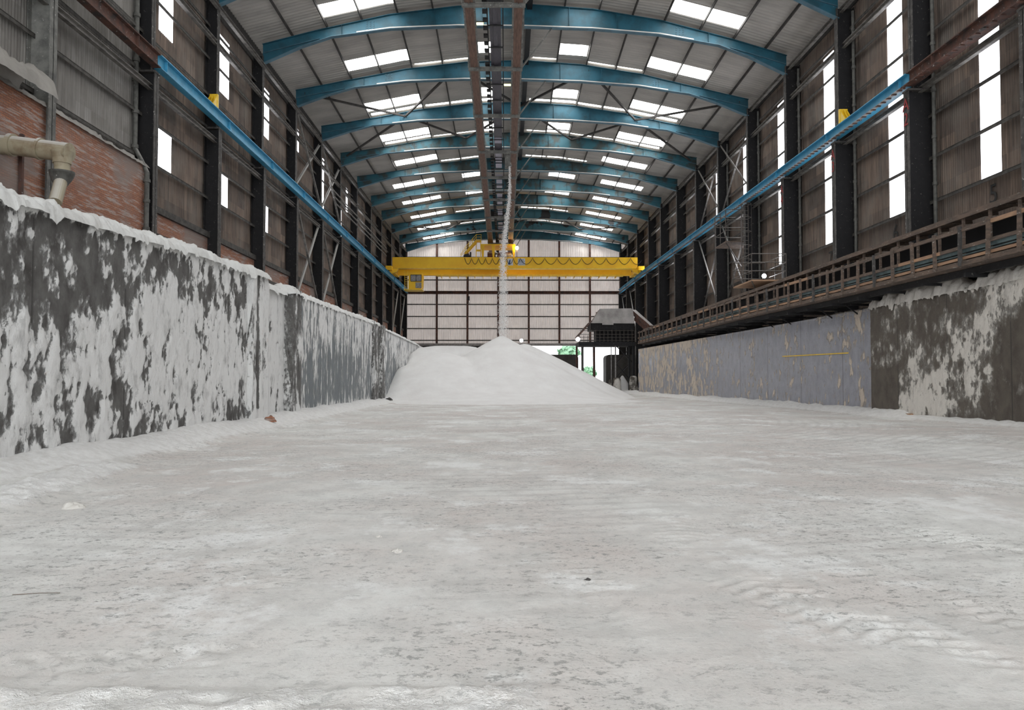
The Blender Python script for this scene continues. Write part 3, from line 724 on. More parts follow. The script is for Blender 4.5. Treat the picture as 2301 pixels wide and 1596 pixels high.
y = 57.0; k = 0
while y < 100:
    MB().bar((GX+.05, y, gz(y)+.12), (GX+.05, y+1.15, gz(y+1.15)+.12), .52, .03).build('belt_guard', 'belt_pale', g); y += (1.5 if k % 3 else 3.2); k += 1
y = -1.0
while y < 103:
    MB().tube([(GX-.36, y, gz(y)+.08), (GX+.46, y, gz(y)+.08)], .045, 8).build('idler_roller', 'dark', g); y += 2.43
m = MB()
for a, b in zip(gy, gy[1:]):
    m.bar((GX-.36, a, gz(a)+.25), (GX-.36, b, gz(b)+.25), .06, .22); m.bar((GX+.46, a, gz(a)+.25), (GX+.46, b, gz(b)+.25), .06, .22)
    k_ = a
    while k_ < b: m.box(GX-.6, GX-.36, k_, k_+.35, gz(k_)+.1, gz(k_)+.2); k_ += .85
m.build('belt_frame', 'black_steel', g)
m = MB(); m.box(GX+.55, GX+.95, 60.8, 61.9, gz(61)-.75, gz(61)+.2); m.tube([(GX+.75, 61.3, gz(61)-.35), (GX+.95, 61.2, gz(61)-.75)], .2, 12)
m.build('discharge_chute', 'grey_steel', g)
for n in range(-2, 9):
    y = FR[n]
    MB().angle((XC+1.6, y, rz(XC+1.6, y, RBOT)-.02), (GX+1.58, y, gz(y)), .09).build('diagonal_hanger', 'grey_steel', g)
    for s in (-1.6, 1.6): MB().bar((GX+s, y, gz(y)), (GX+s, y, rz(GX+s, y, RBOT)), .07, .07).build('hanger', 'grey_steel', g)
for (x, y, lab) in ((-1.45, 42.5, 'small yellow tube light on the gantry, nearer one'), (.15, 50.5, 'small yellow tube light on the gantry, farther one')):
    t = thing('tube_light', (x, y, gz(y)), lab, 'light', 'gantry tube lights')
    MB().tube([(x-.22, y, gz(y)+1.3), (x+.22, y, gz(y)+1.3)], .055, 10).build('tube', 'tube', t)
    MB().box(x-.26, x+.26, y-.05, y+.05, gz(y)+1.36, gz(y)+1.44).build('fitting', 'galv', t)

# ------------------------------------------------------------------ far end wall
FY = YF; fm = MB(); z0, ztop = E+5.15, E+19.5
def flat_corr(mb, x0, x1, y, za, zb_fn, pitch=.26, amp=.06):
    k = round((x1-x0)/pitch*4); vs = []
    for i in range(k+1):
        x = x0+(x1-x0)*i/k; yy = y+amp*math.sin(2*math.pi*x/pitch); vs += [(x, yy, za), (x, yy, zb_fn(x))]
    mb.add(vs, [(2*i, 2*i+2, 2*i+3, 2*i+1)[::-1] for i in range(k)], True)
flat_corr(fm, CL, CR, FY, z0, lambda x: roofz(x, FY)+.02)
struct(fm.build('wall_far', 'clad_far'))
pxs = [XC-15.5+i*4.43 for i in range(8)]
for i, x in enumerate(pxs):
    m = MB().ibeam((x, FY-.30, 0 if i in (0,7) else z0), (x, FY-.30, roofz(x, FY)-.1), .28, .34, .03, (0,1,0)); 
    tag(m.build('wall_post', 'rust'), 'rusty brown post against the end wall, %s from the left' % ORD[i], 'post', 'end wall posts')
for i, z in enumerate((5.65, 7.35, 9.1, 10.85, 14.4, 16.0, 17.7)):
    m = MB(); m.bar((CL, FY-.14, E+z), (CR, FY-.14, E+z), .12, .15)
    tag(m.build('wall_rail', 'girt'), 'thin horizontal rail on the end wall, %s from the bottom' % ORD[i], 'rail', 'end wall rails')
m = MB(); m.ibeam((CL+.3, FY-.35, E+12.55), (CR-.3, FY-.35, E+12.55), .5, .42, .05)
tag(m.build('wind_girder', 'rust'), 'rusty red horizontal girder across the end wall', 'girder')
m = MB(); m.box(CL, CR, FY-.5, FY+.1, E+4.85, E+5.2)
tag(m.build('door_header', 'galv'), 'pale horizontal header beam above the far doorway', 'beam')
# solid lower end wall on the left, behind the piles
struct(MB().box(CL, 1.0, FY, FY+.3, 0, E+4.9).build('wall_far_lower', 'concrete_dark'))

# outside
struct(MB().add([(-80,111,-.05),(120,111,-.05),(120,320,-.05),(-80,320,-.05)], [(0,1,2,3)]).build('ground_yard', 'yard'))
def tree(x, y, z, r, lab, n=900):
    t = thing('tree', (x, y, 0), lab, 'tree')
    MB().tube([(x, y, -.05), (x+.1, y, z)], [r*.1, r*.05], 8).build('trunk', 'plain_bark', t)
    m = MB()
    for i in range(n):
        d = Vector((random.gauss(0,1), random.gauss(0,1), random.gauss(0,.8))).normalized(); k = r*(.55+.45*random.random())*(1+.25*noise.noise(d*2.3+Vector((x,0,0))))
        p = Vector((x, y, z))+Vector((d.x*k, d.y*k, d.z*k*.8)); s = r*.13
        a = Vector((random.uniform(-1,1), random.uniform(-1,1), random.uniform(-1,1))).normalized()*s; b = a.cross(d).normalized()*s
        m.add([p-a-b, p+a-b, p+a+b, p-a+b], [(0,1,2,3)])
    m.build('crown', 'leaf', t)
M['plain_bark'] = plain('tree_bark', (.08,.06,.045))
tree(13.8, 165, 7.3, 2.2, 'green tree seen over the black wall through the far doorway')
tree(15.2, 140, 2.7, 1.5, 'small bluish green bush low in the far doorway', 600)

# ------------------------------------------------------------------ retaining walls
def wallgrid(name, facing, yfun_x, y0, y1, zbot, ztop_fn, salt_fn, mat, st=.06, thick=.5, disp=.05, parent=None):
    """a wall whose visible face is a fine grid: crust thickness displaces it and is stored as an attribute"""
    yy = frange(y0, y1, st); nz = max(8, round((ztop_fn(y0)-zbot)/ (st*1.0))); vs = []; at = []
    for y in yy:
        zt = ztop_fn(y)
        for j in range(nz+1):
            z = zbot+(zt-zbot)*j/nz; s = salt_fn(y, z)
            d = disp*sstep(.42, .8, s)*(1+.5*noise.noise(Vector((y*3, z*3, 2))))
            vs.append((yfun_x(y)+facing*d, y, z)); at.append(s)
    m = nz+1; fs = [(i*m+j, (i+1)*m+j, (i+1)*m+j+1, i*m+j+1) for i in range(len(yy)-1) for j in range(nz)]
    if facing > 0: pass
    else: fs = [f[::-1] for f in fs]
    nb = len(vs); sm = [True]*len(fs)
    # back, top and ends
    for i, y in enumerate(yy):
        for z in (zbot, ztop_fn(y)): vs.append((yfun_x(y)-facing*thick, y, z)); at.append(.6)
    B = lambda i, k: nb+2*i+k
    for i in range(len(yy)-1):
        fs += [(i*m+nz, (i+1)*m+nz, B(i+1, 1), B(i, 1)), (B(i, 0), B(i, 1), B(i+1, 1), B(i+1, 0))]; sm += [False]*2
    e = len(yy)-1
    fs += [tuple(list(range(0, m))+[B(0, 1), B(0, 0)]), tuple([B(e, 0), B(e, 1)]+list(range(e*m+nz, e*m-1, -1)))]; sm += [False]*2
    me = bpy.data.meshes.new(name); me.from_pydata(vs, [], fs); me.polygons.foreach_set('use_smooth', sm)
    ca = me.attributes.new('salt', 'FLOAT', 'POINT'); ca.data.foreach_set('value', at); me.update()
    me.materials.append(M[mat]); ob = bpy.data.objects.new(name, me); col.objects.link(ob)
    if parent: ob.parent = parent
    return ob
WL = -7.8
def salt_left(y, z):
    n = fbm(y*.62, z*.5, 3.3, 3, .55)
    n2 = fbm(y*2.3, z*1.35, 8.1, 4, .62); n3 = fbm(y*7.5, z*4.0, 5.1, 3, .6)
    s = .74+.60*n+1.35*n2+.60*n3
    h = z-E
    top = pl(y, [(11, .75), (13, 1.0), (15.2, 1.3), (18, 1.9), (20, 1.7), (22, 1.3), (25, 2.8), (29, 3.2)])
    s -= pl(y, [(14, .50), (17, .36), (30, .30)])*sstep(top-.25, top+.5, h)
    s += .10*sstep(1.2, .5, h)*sstep(-.2,.4,h)
    s -= .16*sstep(.1, -.5, h)
    s += .5*sstep(topL(y)-.22, topL(y)-.02, z+.12*n3)
    s -= .55*math.exp(-((y-15.6)/.18)**2)*sstep(-.9, -.3, h)*(.6+.8*noise.noise(Vector((0, z*1.3, 3))))
    return s
def salt_grey(y, z):
    h = z-E; n = fbm(y*3.0, z*.45, 5.5, 4, .62); n2 = fbm(y*9, z*1.4, 1.5, 3, .6)
    lim = pl(y, [(28, 1.9), (30, 1.2), (36, 1.6), (42, 1.1), (50, 1.4), (64, 0.6)])
    return .32+.85*n+.75*n2+.28*sstep(lim-.8, lim+.9, h)+.15*sstep(2.6, 3.3, h)+.35*sstep(.7, .1, z)
def topL(y): return E+pl(y, [(3, 2.75), (11.9, 2.84), (15, 2.97), (19, 3.18), (24, 3.27), (29, 3.25), (45, 3.4), (50, 3.3), (72, 3.1)])
W_ = lambda v: (lambda y: v)
o = wallgrid('retaining_wall', 1, W_(WL), 3, 24.0, -.1, topL, salt_left, 'crust_dark', .055, .55)
tag(o, 'near left concrete wall thickly caked with white salt over dark patches', 'wall')
o = wallgrid('retaining_wall', 1, W_(WL-.25), 24.6, 28.4, -.1, topL, lambda y, z: salt_left(y, z)+.22, 'crust_dark', .06, .4)
tag(o, 'short recessed salt-caked wall panel between the two left pillars', 'wall')
o = wallgrid('retaining_wall', 1, W_(WL-.12), 29.0, 46.6, -.1, topL, salt_grey, 'crust_grey', .09, .4, .03)
tag(o, 'smooth grey left wall panel with white salt streaks from the top', 'wall')
o = wallgrid('retaining_wall', 1, W_(WL-.12), 49.0, 74, -.1, topL, salt_grey, 'crust_grey', .14, .4, .03)
tag(o, 'far grey left wall panel running behind the salt pile', 'wall')
for (ya, yb, xf, lab, add) in ((23.2, 24.75, WL+.16, 'thick salt-crusted pillar at the end of the near left wall', .3), (27.9, 29.1, WL+.10, 'grey pillar where the smooth left wall panel starts', -.03),
                          (45.6, 47.2, WL+.06, 'dark pillar at the far end of the smooth left wall panel', .0), (48.1, 49.4, WL+.12, 'narrow stained pillar beside the foot of the salt pile', .05)):
    o = wallgrid('wall_pillar', 1, W_(xf), ya, yb, -.1, lambda y: topL(y)+.08, lambda y, z, a=add: .42+a+.9*fbm(y*2.2, z*.7, 1.7+a, 4, .6)-(.5 if abs(y-23.75) < .14 and a > .2 and z > .6 else 0), 'crust_dark', .06, .6)
    tag(o, lab, 'pillar')
o = wallgrid('retaining_wall', 1, W_(WL-.3), 47.2, 48.1, -.1, lambda y: topL(y)-.15, lambda y, z: .62+.6*fbm(y*2, z, 4, 3), 'crust_dark', .1, .3)
tag(o, 'narrow recess between the two far left pillars', 'wall')
# caps
def capz(y): return topL(y)
tag(lumps_strip('salt_crust', 4, 24.8, lambda y: WL+.03+(.15 if y > 23.1 else 0), lambda y: capz(y)-.02, .75, .27, 'salt_cap', .045, 18, 1, 1, .13, .45),
    'thick crust of white salt along the top of the near left wall', 'salt', kind='stuff')
tag(lumps_strip('salt_crust', 24.9, 47.2, lambda y: WL-.12+(.2 if 27.8 < y < 29.1 or y > 45.6 else 0), lambda y: capz(y)-.03-(.15 if 25 < y < 27.6 else 0), .6, .24, 'salt_cap', .06, 14, 5, 1, .10, .4),
    'white salt crust on top of the smooth grey left wall panel', 'salt', kind='stuff')
tag(lumps_strip('salt_crust', 48.0, 70, lambda y: WL-.05, lambda y: capz(y)-.03, .6, .20, 'salt_cap', .12, 10, 8, 1, .08, .2),
    'white salt crust on top of the far left wall beside the pile', 'salt', kind='stuff')
# right walls
def salt_brown(y, z):
    h = z-E; n = fbm(y*.55, z*.55, 6.2, 5, .62); n2 = fbm(y*2.8, z*2.2, 1.1, 3, .6)
    d1 = math.exp(-((y-27.5+ (h+.5)*1.6)/2.0)**2)      # the slanting bank of crust
    s = .30+.75*n+.40*n2+.33*d1
    s += .15*sstep(2.2, 3.0, h)-.2*sstep(.2, .7, h)*sstep(26, 22, y)
    if y > 29.3: s -= .40*sstep(.6, .1, h)
    return s
def salt_blue(y, z):
    h = z-E; n = fbm(y*1.6, z*.55, 2.2, 4, .6)
    far = sstep(50, 60, y)
    n2 = fbm(y*5, z*1.8, 6.2, 3, .6)
    n3 = fbm(y*1.3, z*1.1, 9.2, 4, .65)
    return .20+.85*n+1.05*n2+.30*far+1.2*far*n3+.35*math.exp(-((y-33.2)/.3)**2)+.16*sstep(2.3, 3.2, h)*(.5+far)
o = wallgrid('retaining_wall', -1, W_(15.05), 10, 31.5, -.1, lambda y: E+3.0, salt_brown, 'crust_brown', .07, .5)
tag(o, 'near right brown concrete wall blotched with caked salt', 'wall')
o = wallgrid('retaining_wall', -1, right_face, 31.62, 76, -.1, lambda y: E+3.0, salt_blue, 'crust_blue', .12, .4, .025)
tag(o, 'long shiny grey-blue right wall with flaking spots and salt', 'wall')
tag(lumps_strip('salt_crust', 14, 31.6, lambda y: 15.05, lambda y: E+2.98, .75, .50*(1), 'salt_warm', .06, 16, 21, -1, .08, .6, 2.2),
    'rough mounds of brownish salt along the top of the near right wall', 'salt', kind='stuff')
tag(lumps_strip('salt_crust', 31.7, 37.5, right_face, lambda y: E+2.98, .6, .15, 'salt_warm', .1, 8, 31, -1, .03, .3),
    'thin broken salt crust on top of the shiny right wall', 'salt', kind='stuff')
tag(MB().add([(right_face(y)-.035, y, z) for y, z in ((34.2,2.66),(41.5,2.72),(41.5,2.77),(34.2,2.71))], [(0,1,2,3)[::-1]]).build('painted_line', 'yellow_bright'), 'thin faded yellow line painted along the shiny right wall', 'line')
m = MB(); m.bar((14.98, 28.2, .18), (14.98, 31.3, .16), .16, .12)
tag(m.build('timber_baulk', 'wood_new'), 'orange-brown timber at the foot of the near right wall', 'timber')

# ------------------------------------------------------------------ salt piles
def cone(x, y, cx, cy, h, k, rnd=.35):
    d = math.hypot(x-cx, y-cy); return h+rnd*k-k*math.sqrt(d*d+rnd*rnd)
def smax(a, b, k=.12):
    m = max(a, b); return m+k*math.log(math.exp((a-m)/k)+math.exp((b-m)/k))
def pile_h(x, y):
    h = cone(x, y, -.28, 60, 5.0, .56, .12)
    b = -9
    # old flat-topped heap leaning on the left wall
    d = 0; px_, py_ = min(max(x, -7.2), -2.4), min(max(y, 64.0), 74)
    b = 4.35-.30*max(0, abs(x+4.6)-1.2)**1.3*.35-.60*math.hypot(x-px_, y-py_)
    c = cone(x, y, -4.6, 58.2, 3.55, .50, 1.3)
    c2 = cone(x, y, 1.6, 65, 4.55, .52, .6)
    c3 = cone(x, y, -7.4, 60.5, 2.6, .5, 1.0)
    h = smax(smax(smax(h, b, .05), c, .06), smax(c2, c3, .05), .05)
    # shallow skirt
    h = smax(h, 1.05-.085*math.hypot((x+1.2)*.9, (y-54)*1.15)-.18, .25) if h < 2 else h
    return h+.035*fbm(x*.8, y*.8, 2, 4)+.012*fbm(x*5, y*5, 2, 3)
mb = MB(); xs = frange(-7.95, 10.8, .13); ys = frange(42.8, 76, .16); nx = len(xs)
H = [[pile_h(x, y)-.06 for x in xs] for y in ys]
mb.v = [(x, y, max(H[j][i], -.1)) for j, y in enumerate(ys) for i, x in enumerate(xs)]
mb.f = [(j*nx+i, j*nx+i+1, (j+1)*nx+i+1, (j+1)*nx+i) for j in range(len(ys)-1) for i in range(nx-1)
        if max(H[j][i], H[j][i+1], H[j+1][i], H[j+1][i+1]) > -.05]
mb.sm = [True]*len(mb.f)
tag(mb.build('salt_pile', 'salt'), 'huge white salt pile with a sharp cone under the falling stream', 'salt pile')
m = MB()
ztop = gz(61)-.7
for i in range(7500):
    t = random.random()**.8; z = lerp(ztop, 4.9, t); sp = .04+.17*t
    p = Vector((lerp(GX+.92, -.28, min(1, t*1.15))+random.gauss(0, sp)+.12*math.sin(t*9), lerp(61.1, 60.0, t)+random.gauss(0, sp), z+random.gauss(0, .1)))
    s = random.uniform(.012, .03)
    m.add([p+Vector((s,0,0)), p+Vector((-s*.6,s,0)), p+Vector((-s*.6,-s,0)), p+Vector((0,0,s*2.2))], [(0,1,2),(0,3,1),(1,3,2),(2,3,0)])
tag(m.build('falling_salt', 'salt'), 'thin stream of salt grains falling from the gantry onto the cone', 'salt', kind='stuff')
# lumps on the floor
def lump(x, y, r, h, lab, mat='salt_warm'):
    m = MB(); n = 22; k = 9; vs = []
    for i in range(k+1):
        a = i/k*math.pi/2
        for j in range(n):
            t = 2*math.pi*j/n; q = 1+.45*noise.noise(Vector((math.cos(t)*1.7+x, math.sin(t)*1.7, a*1.4)))
            vs.append((x+r*q*math.cos(t)*math.cos(a), y+r*q*.8*math.sin(t)*math.cos(a), floor_h(x, y)-.02+h*q*math.sin(a)))
    m.add(vs, [(i*n+j, i*n+(j+1)%n, (i+1)*n+(j+1)%n, (i+1)*n+j) for i in range(k) for j in range(n)], True)
    tag(m.build('salt_lump', mat), lab, 'salt lump', 'salt lumps on the floor')
lump(-5.03, 9.05, .13, .08, 'small white salt lump on the floor at the left')
lump(-.93, 6.75, .06, .04, 'tiny crumbly lump left of the floor centre')
lump(-1.2, 7.4, .05, .03, 'faint small lump just beyond the crumbly one')
lump(.62, 5.8, .035, .03, 'tiny dark lump on the right half of the floor', 'concrete_dark')
lump(-7.25, 23.9, .16, .18, 'brown stained lump at the foot of the thick left pillar', 'brick')
lump(-7.3, 48.6, .2, .16, 'dark lump at the foot of the stained far left pillar', 'concrete_dark')
m = MB(); m.tube([(-3.42, 5.42, floor_h(-3.42,5.42)+.006), (-3.25, 5.46, floor_h(-3.25,5.46)+.008), (-3.12, 5.47, floor_h(-3.12,5.47)+.006)], .003, 6)
tag(m.build('straw', 'wood'), 'thin straw-like stick lying on the floor at the left', 'stick')

# ------------------------------------------------------------------ overhead crane
CY = 94.0; xl, xr = XL+.22, XR-.22
cr = thing('overhead_crane', (XC, CY, E+13), 'yellow overhead crane spanning the hall before the end wall', 'crane')
MB().box(xl+.3, xr-.3, CY-.3, CY+.3, E+13.62, E+14.95).build('girder', 'yellow', cr)
MB().box(xl+.3, xr-.3, CY-.42, CY+.42, E+13.54, E+13.63).build('girder_flange', 'yellow_bright', cr)
MB().box(xl+.5, xr-.5, CY+3.2, CY+3.8, E+13.2, E+14.9).build('rear_girder', 'yellow', cr)
m = MB(); m.box(xl+5.4, xr-1.6, CY+2.3, CY+3.2, E+13.02, E+13.09); m.box(xl+5.4, xr-1.6, CY+2.28, CY+2.32, E+13.02, E+13.2)
x = xl+6
while x < xr-1.7: m.box(x, x+.06, CY+2.3, CY+3.9, E+12.86, E+13.05); x += 1.05
m.build('service_platform', 'yellow_bright', cr)
for s, x in ((1, xl), (-1, xr)):
    q = [(x-s*.32, E+13.7), (x+s*.4, E+13.7), (x+s*.4, E+13.2), (x-s*.32, E+13.2)]; r_ = [(x-s*.3, E+13.2), (x+s*1.1, E+13.2), (x+s*.9, E+12.75), (x+s*.3, E+12.55)]
    if s < 0: q = q[::-1]; r_ = r_[::-1]
    m = MB(); m.prism(q, CY-1.6, CY+5.2); m.prism([(a, b+.25 if b > E+13 else b+.3) for a, b in r_], CY-.9, CY-.3)
    e = m.build('end_carriage', 'yellow', cr)
    for yy in (CY-1.2, CY+4.8): MB().lathe((x-.06, yy, E+13.26), [(0,0),(.22,0),(.22,.12),(0,.12)], 16, 'x').build('wheel', 'dark', e)
# cab hung at the left
cx0, cx1, cz0, cz1 = -12.3, -10.15, E+10.95, E+12.95
cabm = MB(); cabm.prism([(cx0+.55, cz0), (cx1-.15, cz0), (cx1+.05, cz0+.35), (cx1+.12, cz1-.25), (cx1, cz1), (cx0+.55, cz1)], CY-.7, CY+1.0)
cab = cabm.build('operator_cab', 'yellow', cr)
MB().box(cx0+.85, cx1-.05, CY-.74, CY-.70, cz0+1.0, cz1-.25).build('cab_window', 'cab_glass' if 'cab_glass' in M else 'galv', cab)
m = MB()
for a in (cx0+.82, (cx0+cx1)/2+.4, cx1-.05): m.box(a-.03, a+.03, CY-.78, CY-.72, cz0+.98, cz1-.22)
for a in (cz0+.98, cz1-.24): m.box(cx0+.82, cx1-.03, CY-.78, CY-.72, a-.03, a+.03)
m.build('cab_window_frame', 'dark', cab)
MB().box(cx1-.75, cx1-.02, CY-.73, CY-.70, cz0+.15, cz0+.85).build('cab_lower_window', 'galv', cab)
MB().box(cx0, cx1+.1, CY-.9, CY+1.1, cz0-.1, cz0).build('cab_floor', 'yellow_bright', cab)
m = MB()
for x in (cx0+.08, cx0+.42): m.bar((x, CY-.6, cz0), (x, CY-.6, cz1+.3), .05, .05)
for k in range(8): m.bar((cx0+.08, CY-.6, cz0+.15+k*.26), (cx0+.42, CY-.6, cz0+.15+k*.26), .04, .04)
m.build('cab_ladder', 'yellow_bright', cab)
# festoon cable
m = MB(); pts = []
x0, x1 = -4.95, xr-.3
k = 0; x = x0
while x < x1:
    wd = .85 if x < 1 else 1.5; wd = min(wd, x1-x+.01) if x1-x < .5 else wd
    for j in range(10):
        t = j/10; pts.append((x+wd*t, CY-.42, E+14.85-.78*(math.sin(math.pi*t)**.8)))
    x += wd
m.tube(pts, .035, 6); m.build('festoon_cable', 'dark', cr)
# trolley and stair
tr = thing('crane_trolley', (-.6, CY+1.6, E+15), 'yellow hoist trolley with railings on top of the crane', 'trolley')
m = MB(); m.box(-3.0, 1.25, CY-.2, CY+3.6, E+16.45, E+16.6); m.build('platform', 'yellow', tr)
for x in (-2.75, -1.45, 1.05):
    MB().add([(x-.22,CY-.2,E+16.45),(x+.22,CY-.2,E+16.45),(x+.12,CY-.2,E+14.97),(x-.08,CY-.2,E+14.97),(x-.22,CY-.1,E+16.45),(x+.22,CY-.1,E+16.45),(x+.12,CY-.1,E+14.97),(x-.08,CY-.1,E+14.97)],
      [(0,1,2,3),(7,6,5,4),(0,3,7,4),(1,5,6,2),(0,4,5,1),(3,2,6,7)]).build('leg', 'yellow', tr)
m = MB(); m.tube([(-2.2, CY+1.2, E+15.45), (-1.2, CY+1.2, E+15.45)], .42, 20); m.box(-.9, .7, CY+.8, CY+2.2, E+15.0, E+15.75); m.build('hoist_drum', 'rust', tr)
m = MB(); m.tube([(0, CY+1, E+15.3), (.8, CY+1, E+15.3)], .35, 16); m.build('motor', 'galv', tr)
st = thing('crane_stair', (-4.3, CY, E+15), 'yellow stair with handrails climbing to the crane trolley', 'stair')
m = MB()
for dy in (0, .7): m.bar((-4.9, CY+dy, E+15.45), (-3.55, CY+dy, E+16.95), .05, .24)
for k in range(8): t = k/7; m.box(lerp(-4.9,-3.6,t)-.12, lerp(-4.9,-3.6,t)+.12, CY, CY+.7, E+lerp(15.45,16.95,t), E+lerp(15.45,16.95,t)+.04)
m.box(-3.6, -2.95, CY, CY+.8, E+16.95, E+17.1); m.build('stringer', 'yellow', st)
m = MB()
for o_ in (.35, .65, .95):
    m.tube([(-5.5, CY, E+14.95+o_*.4), (-4.9, CY, E+15.3+o_), (-3.55, CY, E+16.85+o_), (-2.95, CY, E+16.85+o_)], .03, 6)
for t in (0, .33, .66, 1): m.tube([(lerp(-4.9,-3.55,t), CY, E+lerp(15.4,16.9,t)), (lerp(-4.9,-3.55,t), CY, E+lerp(15.4,16.9,t)+.95)], .03, 6)
m.tube([(-2.95, CY, E+17), (-2.95, CY, E+17.85)], .03, 6); m.build('handrail', 'yellow_bright', st)
m = MB()
for x in (-3.55, -3.0): m.bar((x, CY, E+14.95), (x, CY, E+17), .09, .09)
m.box(-3.55, -3.0, CY-.03, CY+.03, E+15.7, E+15.95); m.build('stair_post', 'yellow', st)
m = MB(); m.box(-5.1, -4.2, CY-.35, CY+.1, E+15.0, E+15.2); m.box(-4.35, -4.15, CY-.3, CY+.1, E+15.0, E+15.6); m.tube([(-5.0,CY-.3,E+15.2),(-4.4,CY-.3,E+15.32)], .1, 8)
tag(m.build('cable_reel', 'dark'), 'dark cable gear on the crane girder at the stair foot', 'machine')
# signs on the girder
t = thing('crane_sign', (.7, CY-.3, E+14.3), 'white sign with a blue mark on the yellow girder, left one', 'sign', 'signs on the crane girder')
MB().box(.3, .97, CY-.33, CY-.3, E+13.95, E+14.8).build('plate', 'white_sign', t)
MB().add([(.36,CY-.34,E+14.05),(.62,CY-.34,E+14.05),(.66,CY-.34,E+14.7),(.52,CY-.34,E+14.6)], [(0,1,2,3)]).build('emblem', 'blue_sign', t)
t = thing('crane_sign', (2, CY-.3, E+14.3), 'white sign with lines of lettering on the yellow girder, right one', 'sign', 'signs on the crane girder')
MB().box(1.55, 2.45, CY-.33, CY-.3, E+13.95, E+14.8).build('plate', 'white_sign', t)
m = MB()
for k in range(4):
    x = 1.62
    while x < 2.3: wd = random.uniform(.05,.14); m.box(x, x+wd, CY-.345, CY-.33, E+14.05+k*.18, E+14.13+k*.18); x += wd+.05
m.build('lettering', 'sign_text', t)
# warm lamp on crane, hook
t = thing('crane_lamp', (1.45, CY-.2, E+16.1), 'warm glowing lamp on the crane beside the trolley', 'lamp')
MB().lathe((1.45, CY-.25, E+16.1), [(0,-.22),(.13,-.18),(.2,0),(.13,.18),(0,.22)], 14).build('bulb', 'lamp_warm', t)
MB().bar((1.45, CY-.1, E+14.95), (1.45, CY-.1, E+15.9), .07, .07).build('stem', 'rust', t)
t = thing('crane_hook', (-4.6, 96.8, E+10), 'small dark hook block hanging from a cable before the end wall', 'hook')
MB().tube([(-4.6, 96.8, E+10.5), (-4.6, 96.8, E+13.06)], .015, 6).build('cable', 'dark', t)
MB().box(-4.72, -4.48, 96.7, 96.9, E+9.95, E+10.5).build('block', 'dark', t)
MB().tube([(-4.6,96.8,E+9.95),(-4.6,96.8,E+9.75),(-4.52,96.8,E+9.62),(-4.6,96.8,E+9.52),(-4.68,96.8,E+9.6)], .035, 6).build('hook', 'dark', t)

# ------------------------------------------------------------------ right walkway with belt, rails and canopy
def wx(y): return pl(y, [(0, 14.45), (21, 14.35), (32, 14.2), (45, 13.6), (77, 13.35)])
Y0, Y1 = 12.0, 77.0; yy = frange(Y0, Y1, 2.6)
wk = thing('timber_walkway', (wx(30), 30, E+3.6), 'long timber-railed conveyor walkway above the right wall', 'walkway')
def run(m, dx, z, w_, h_, segs=None):
    for a, b in zip(yy, yy[1:]):
        if segs and not segs(a): continue
        m.bar((wx(a)+dx, a, E+z), (wx(b)+dx, b, E+z), w_, h_)
m = MB(); run(m, 0, 3.62, .07, .15); run(m, .9, 3.57, 1.7, .05); m.build('deck', 'wood', wk)
m = MB(); run(m, .04, 3.79, .05, .09); m.build('toe_rail', 'wood_new', wk)
for i, (a, b) in enumerate(zip(yy, yy[1:])):
    MB().bar((wx(a), a, E+4.68), (wx(b), b, E+4.68), .06, .12).build('hand_rail', 'wood_new' if i % 6 == 3 else 'wood', wk)
    MB().bar((wx(a), a, E+4.13), (wx(b), b, E+4.13), .05, .11).build('middle_rail', 'wood_new' if i % 7 == 5 else 'wood', wk)
m = MB(); run(m, .12, 4.03, .10, .11); run(m, .16, 3.92, .08, .04); m.build('cable_tray', 'teal_channel', wk)
y = 13.0; k = 0
while y < Y1-.5:
    lean = random.uniform(-.06, .06)
    MB().bar((wx(y)-.05, y, E+3.55), (wx(y)-.05, y+lean, E+4.78), .09, .10, (0,1,0)).build('rail_post', 'wood' if k % 4 else 'edge_steel', wk)
    y += 1.36 if y < 45 else 1.6; k += 1
cn = thing('belt_canopy', (wx(30)+.7, 30, E+5.3), 'plywood canopy on thin timber posts above the walkway belt', 'canopy')
m = MB(); 
for a, b in zip(yy, yy[1:]):
    za = .361*(wx(a)+.55); zb = .361*(wx(b)+.55)
    m.add([(wx(a)+.55, a, E+za), (wx(b)+.55, b, E+zb), (wx(b)+1.75, b, E+zb+.1), (wx(a)+1.75, a, E+za+.1), (wx(a)+.55, a, E+za+.04), (wx(b)+.55, b, E+zb+.04), (wx(b)+1.75, b, E+zb+.14), (wx(a)+1.75, a, E+za+.14)],
          [(0,3,2,1),(4,5,6,7),(0,1,5,4),(3,7,6,2),(0,4,7,3),(1,2,6,5)])
m.build('roof_sheet', 'plywood', cn)
m = MB()
for a, b in zip(yy, yy[1:]): m.bar((wx(a)+.53, a, E+.361*(wx(a)+.55)-.06), (wx(b)+.53, b, E+.361*(wx(b)+.55)-.06), .06, .17)
m.build('edge_board', 'wood', cn)
y = 12.6; k = 0
while y < Y1-.5:
    zt = .361*(wx(y)+.55)
    MB().bar((wx(y)+.62, y, E+3.65), (wx(y)+.62, y, E+zt), .08, .07, (0,1,0)).build('post', 'wood', cn)
    MB().bar((wx(y)+.55, y, E+zt-.05), (wx(y)+1.75, y, E+zt+.04), .07, .10).build('rafter', 'wood', cn)
    y += 1.35 if y < 45 else 1.8; k += 1
m = MB()
for a, b in zip(yy, yy[1:]): m.bar((wx(a)+1.3, a, E+4.35), (wx(b)+1.3, b, E+4.35), .9, .10); m.bar((wx(a)+1.78, a, E+4.45), (wx(b)+1.78, b, E+4.45), .04, 1.6)
tag(m.build('belt_conveyor', 'dark'), 'black belt conveyor running inside the covered walkway', 'conveyor')
m = MB()
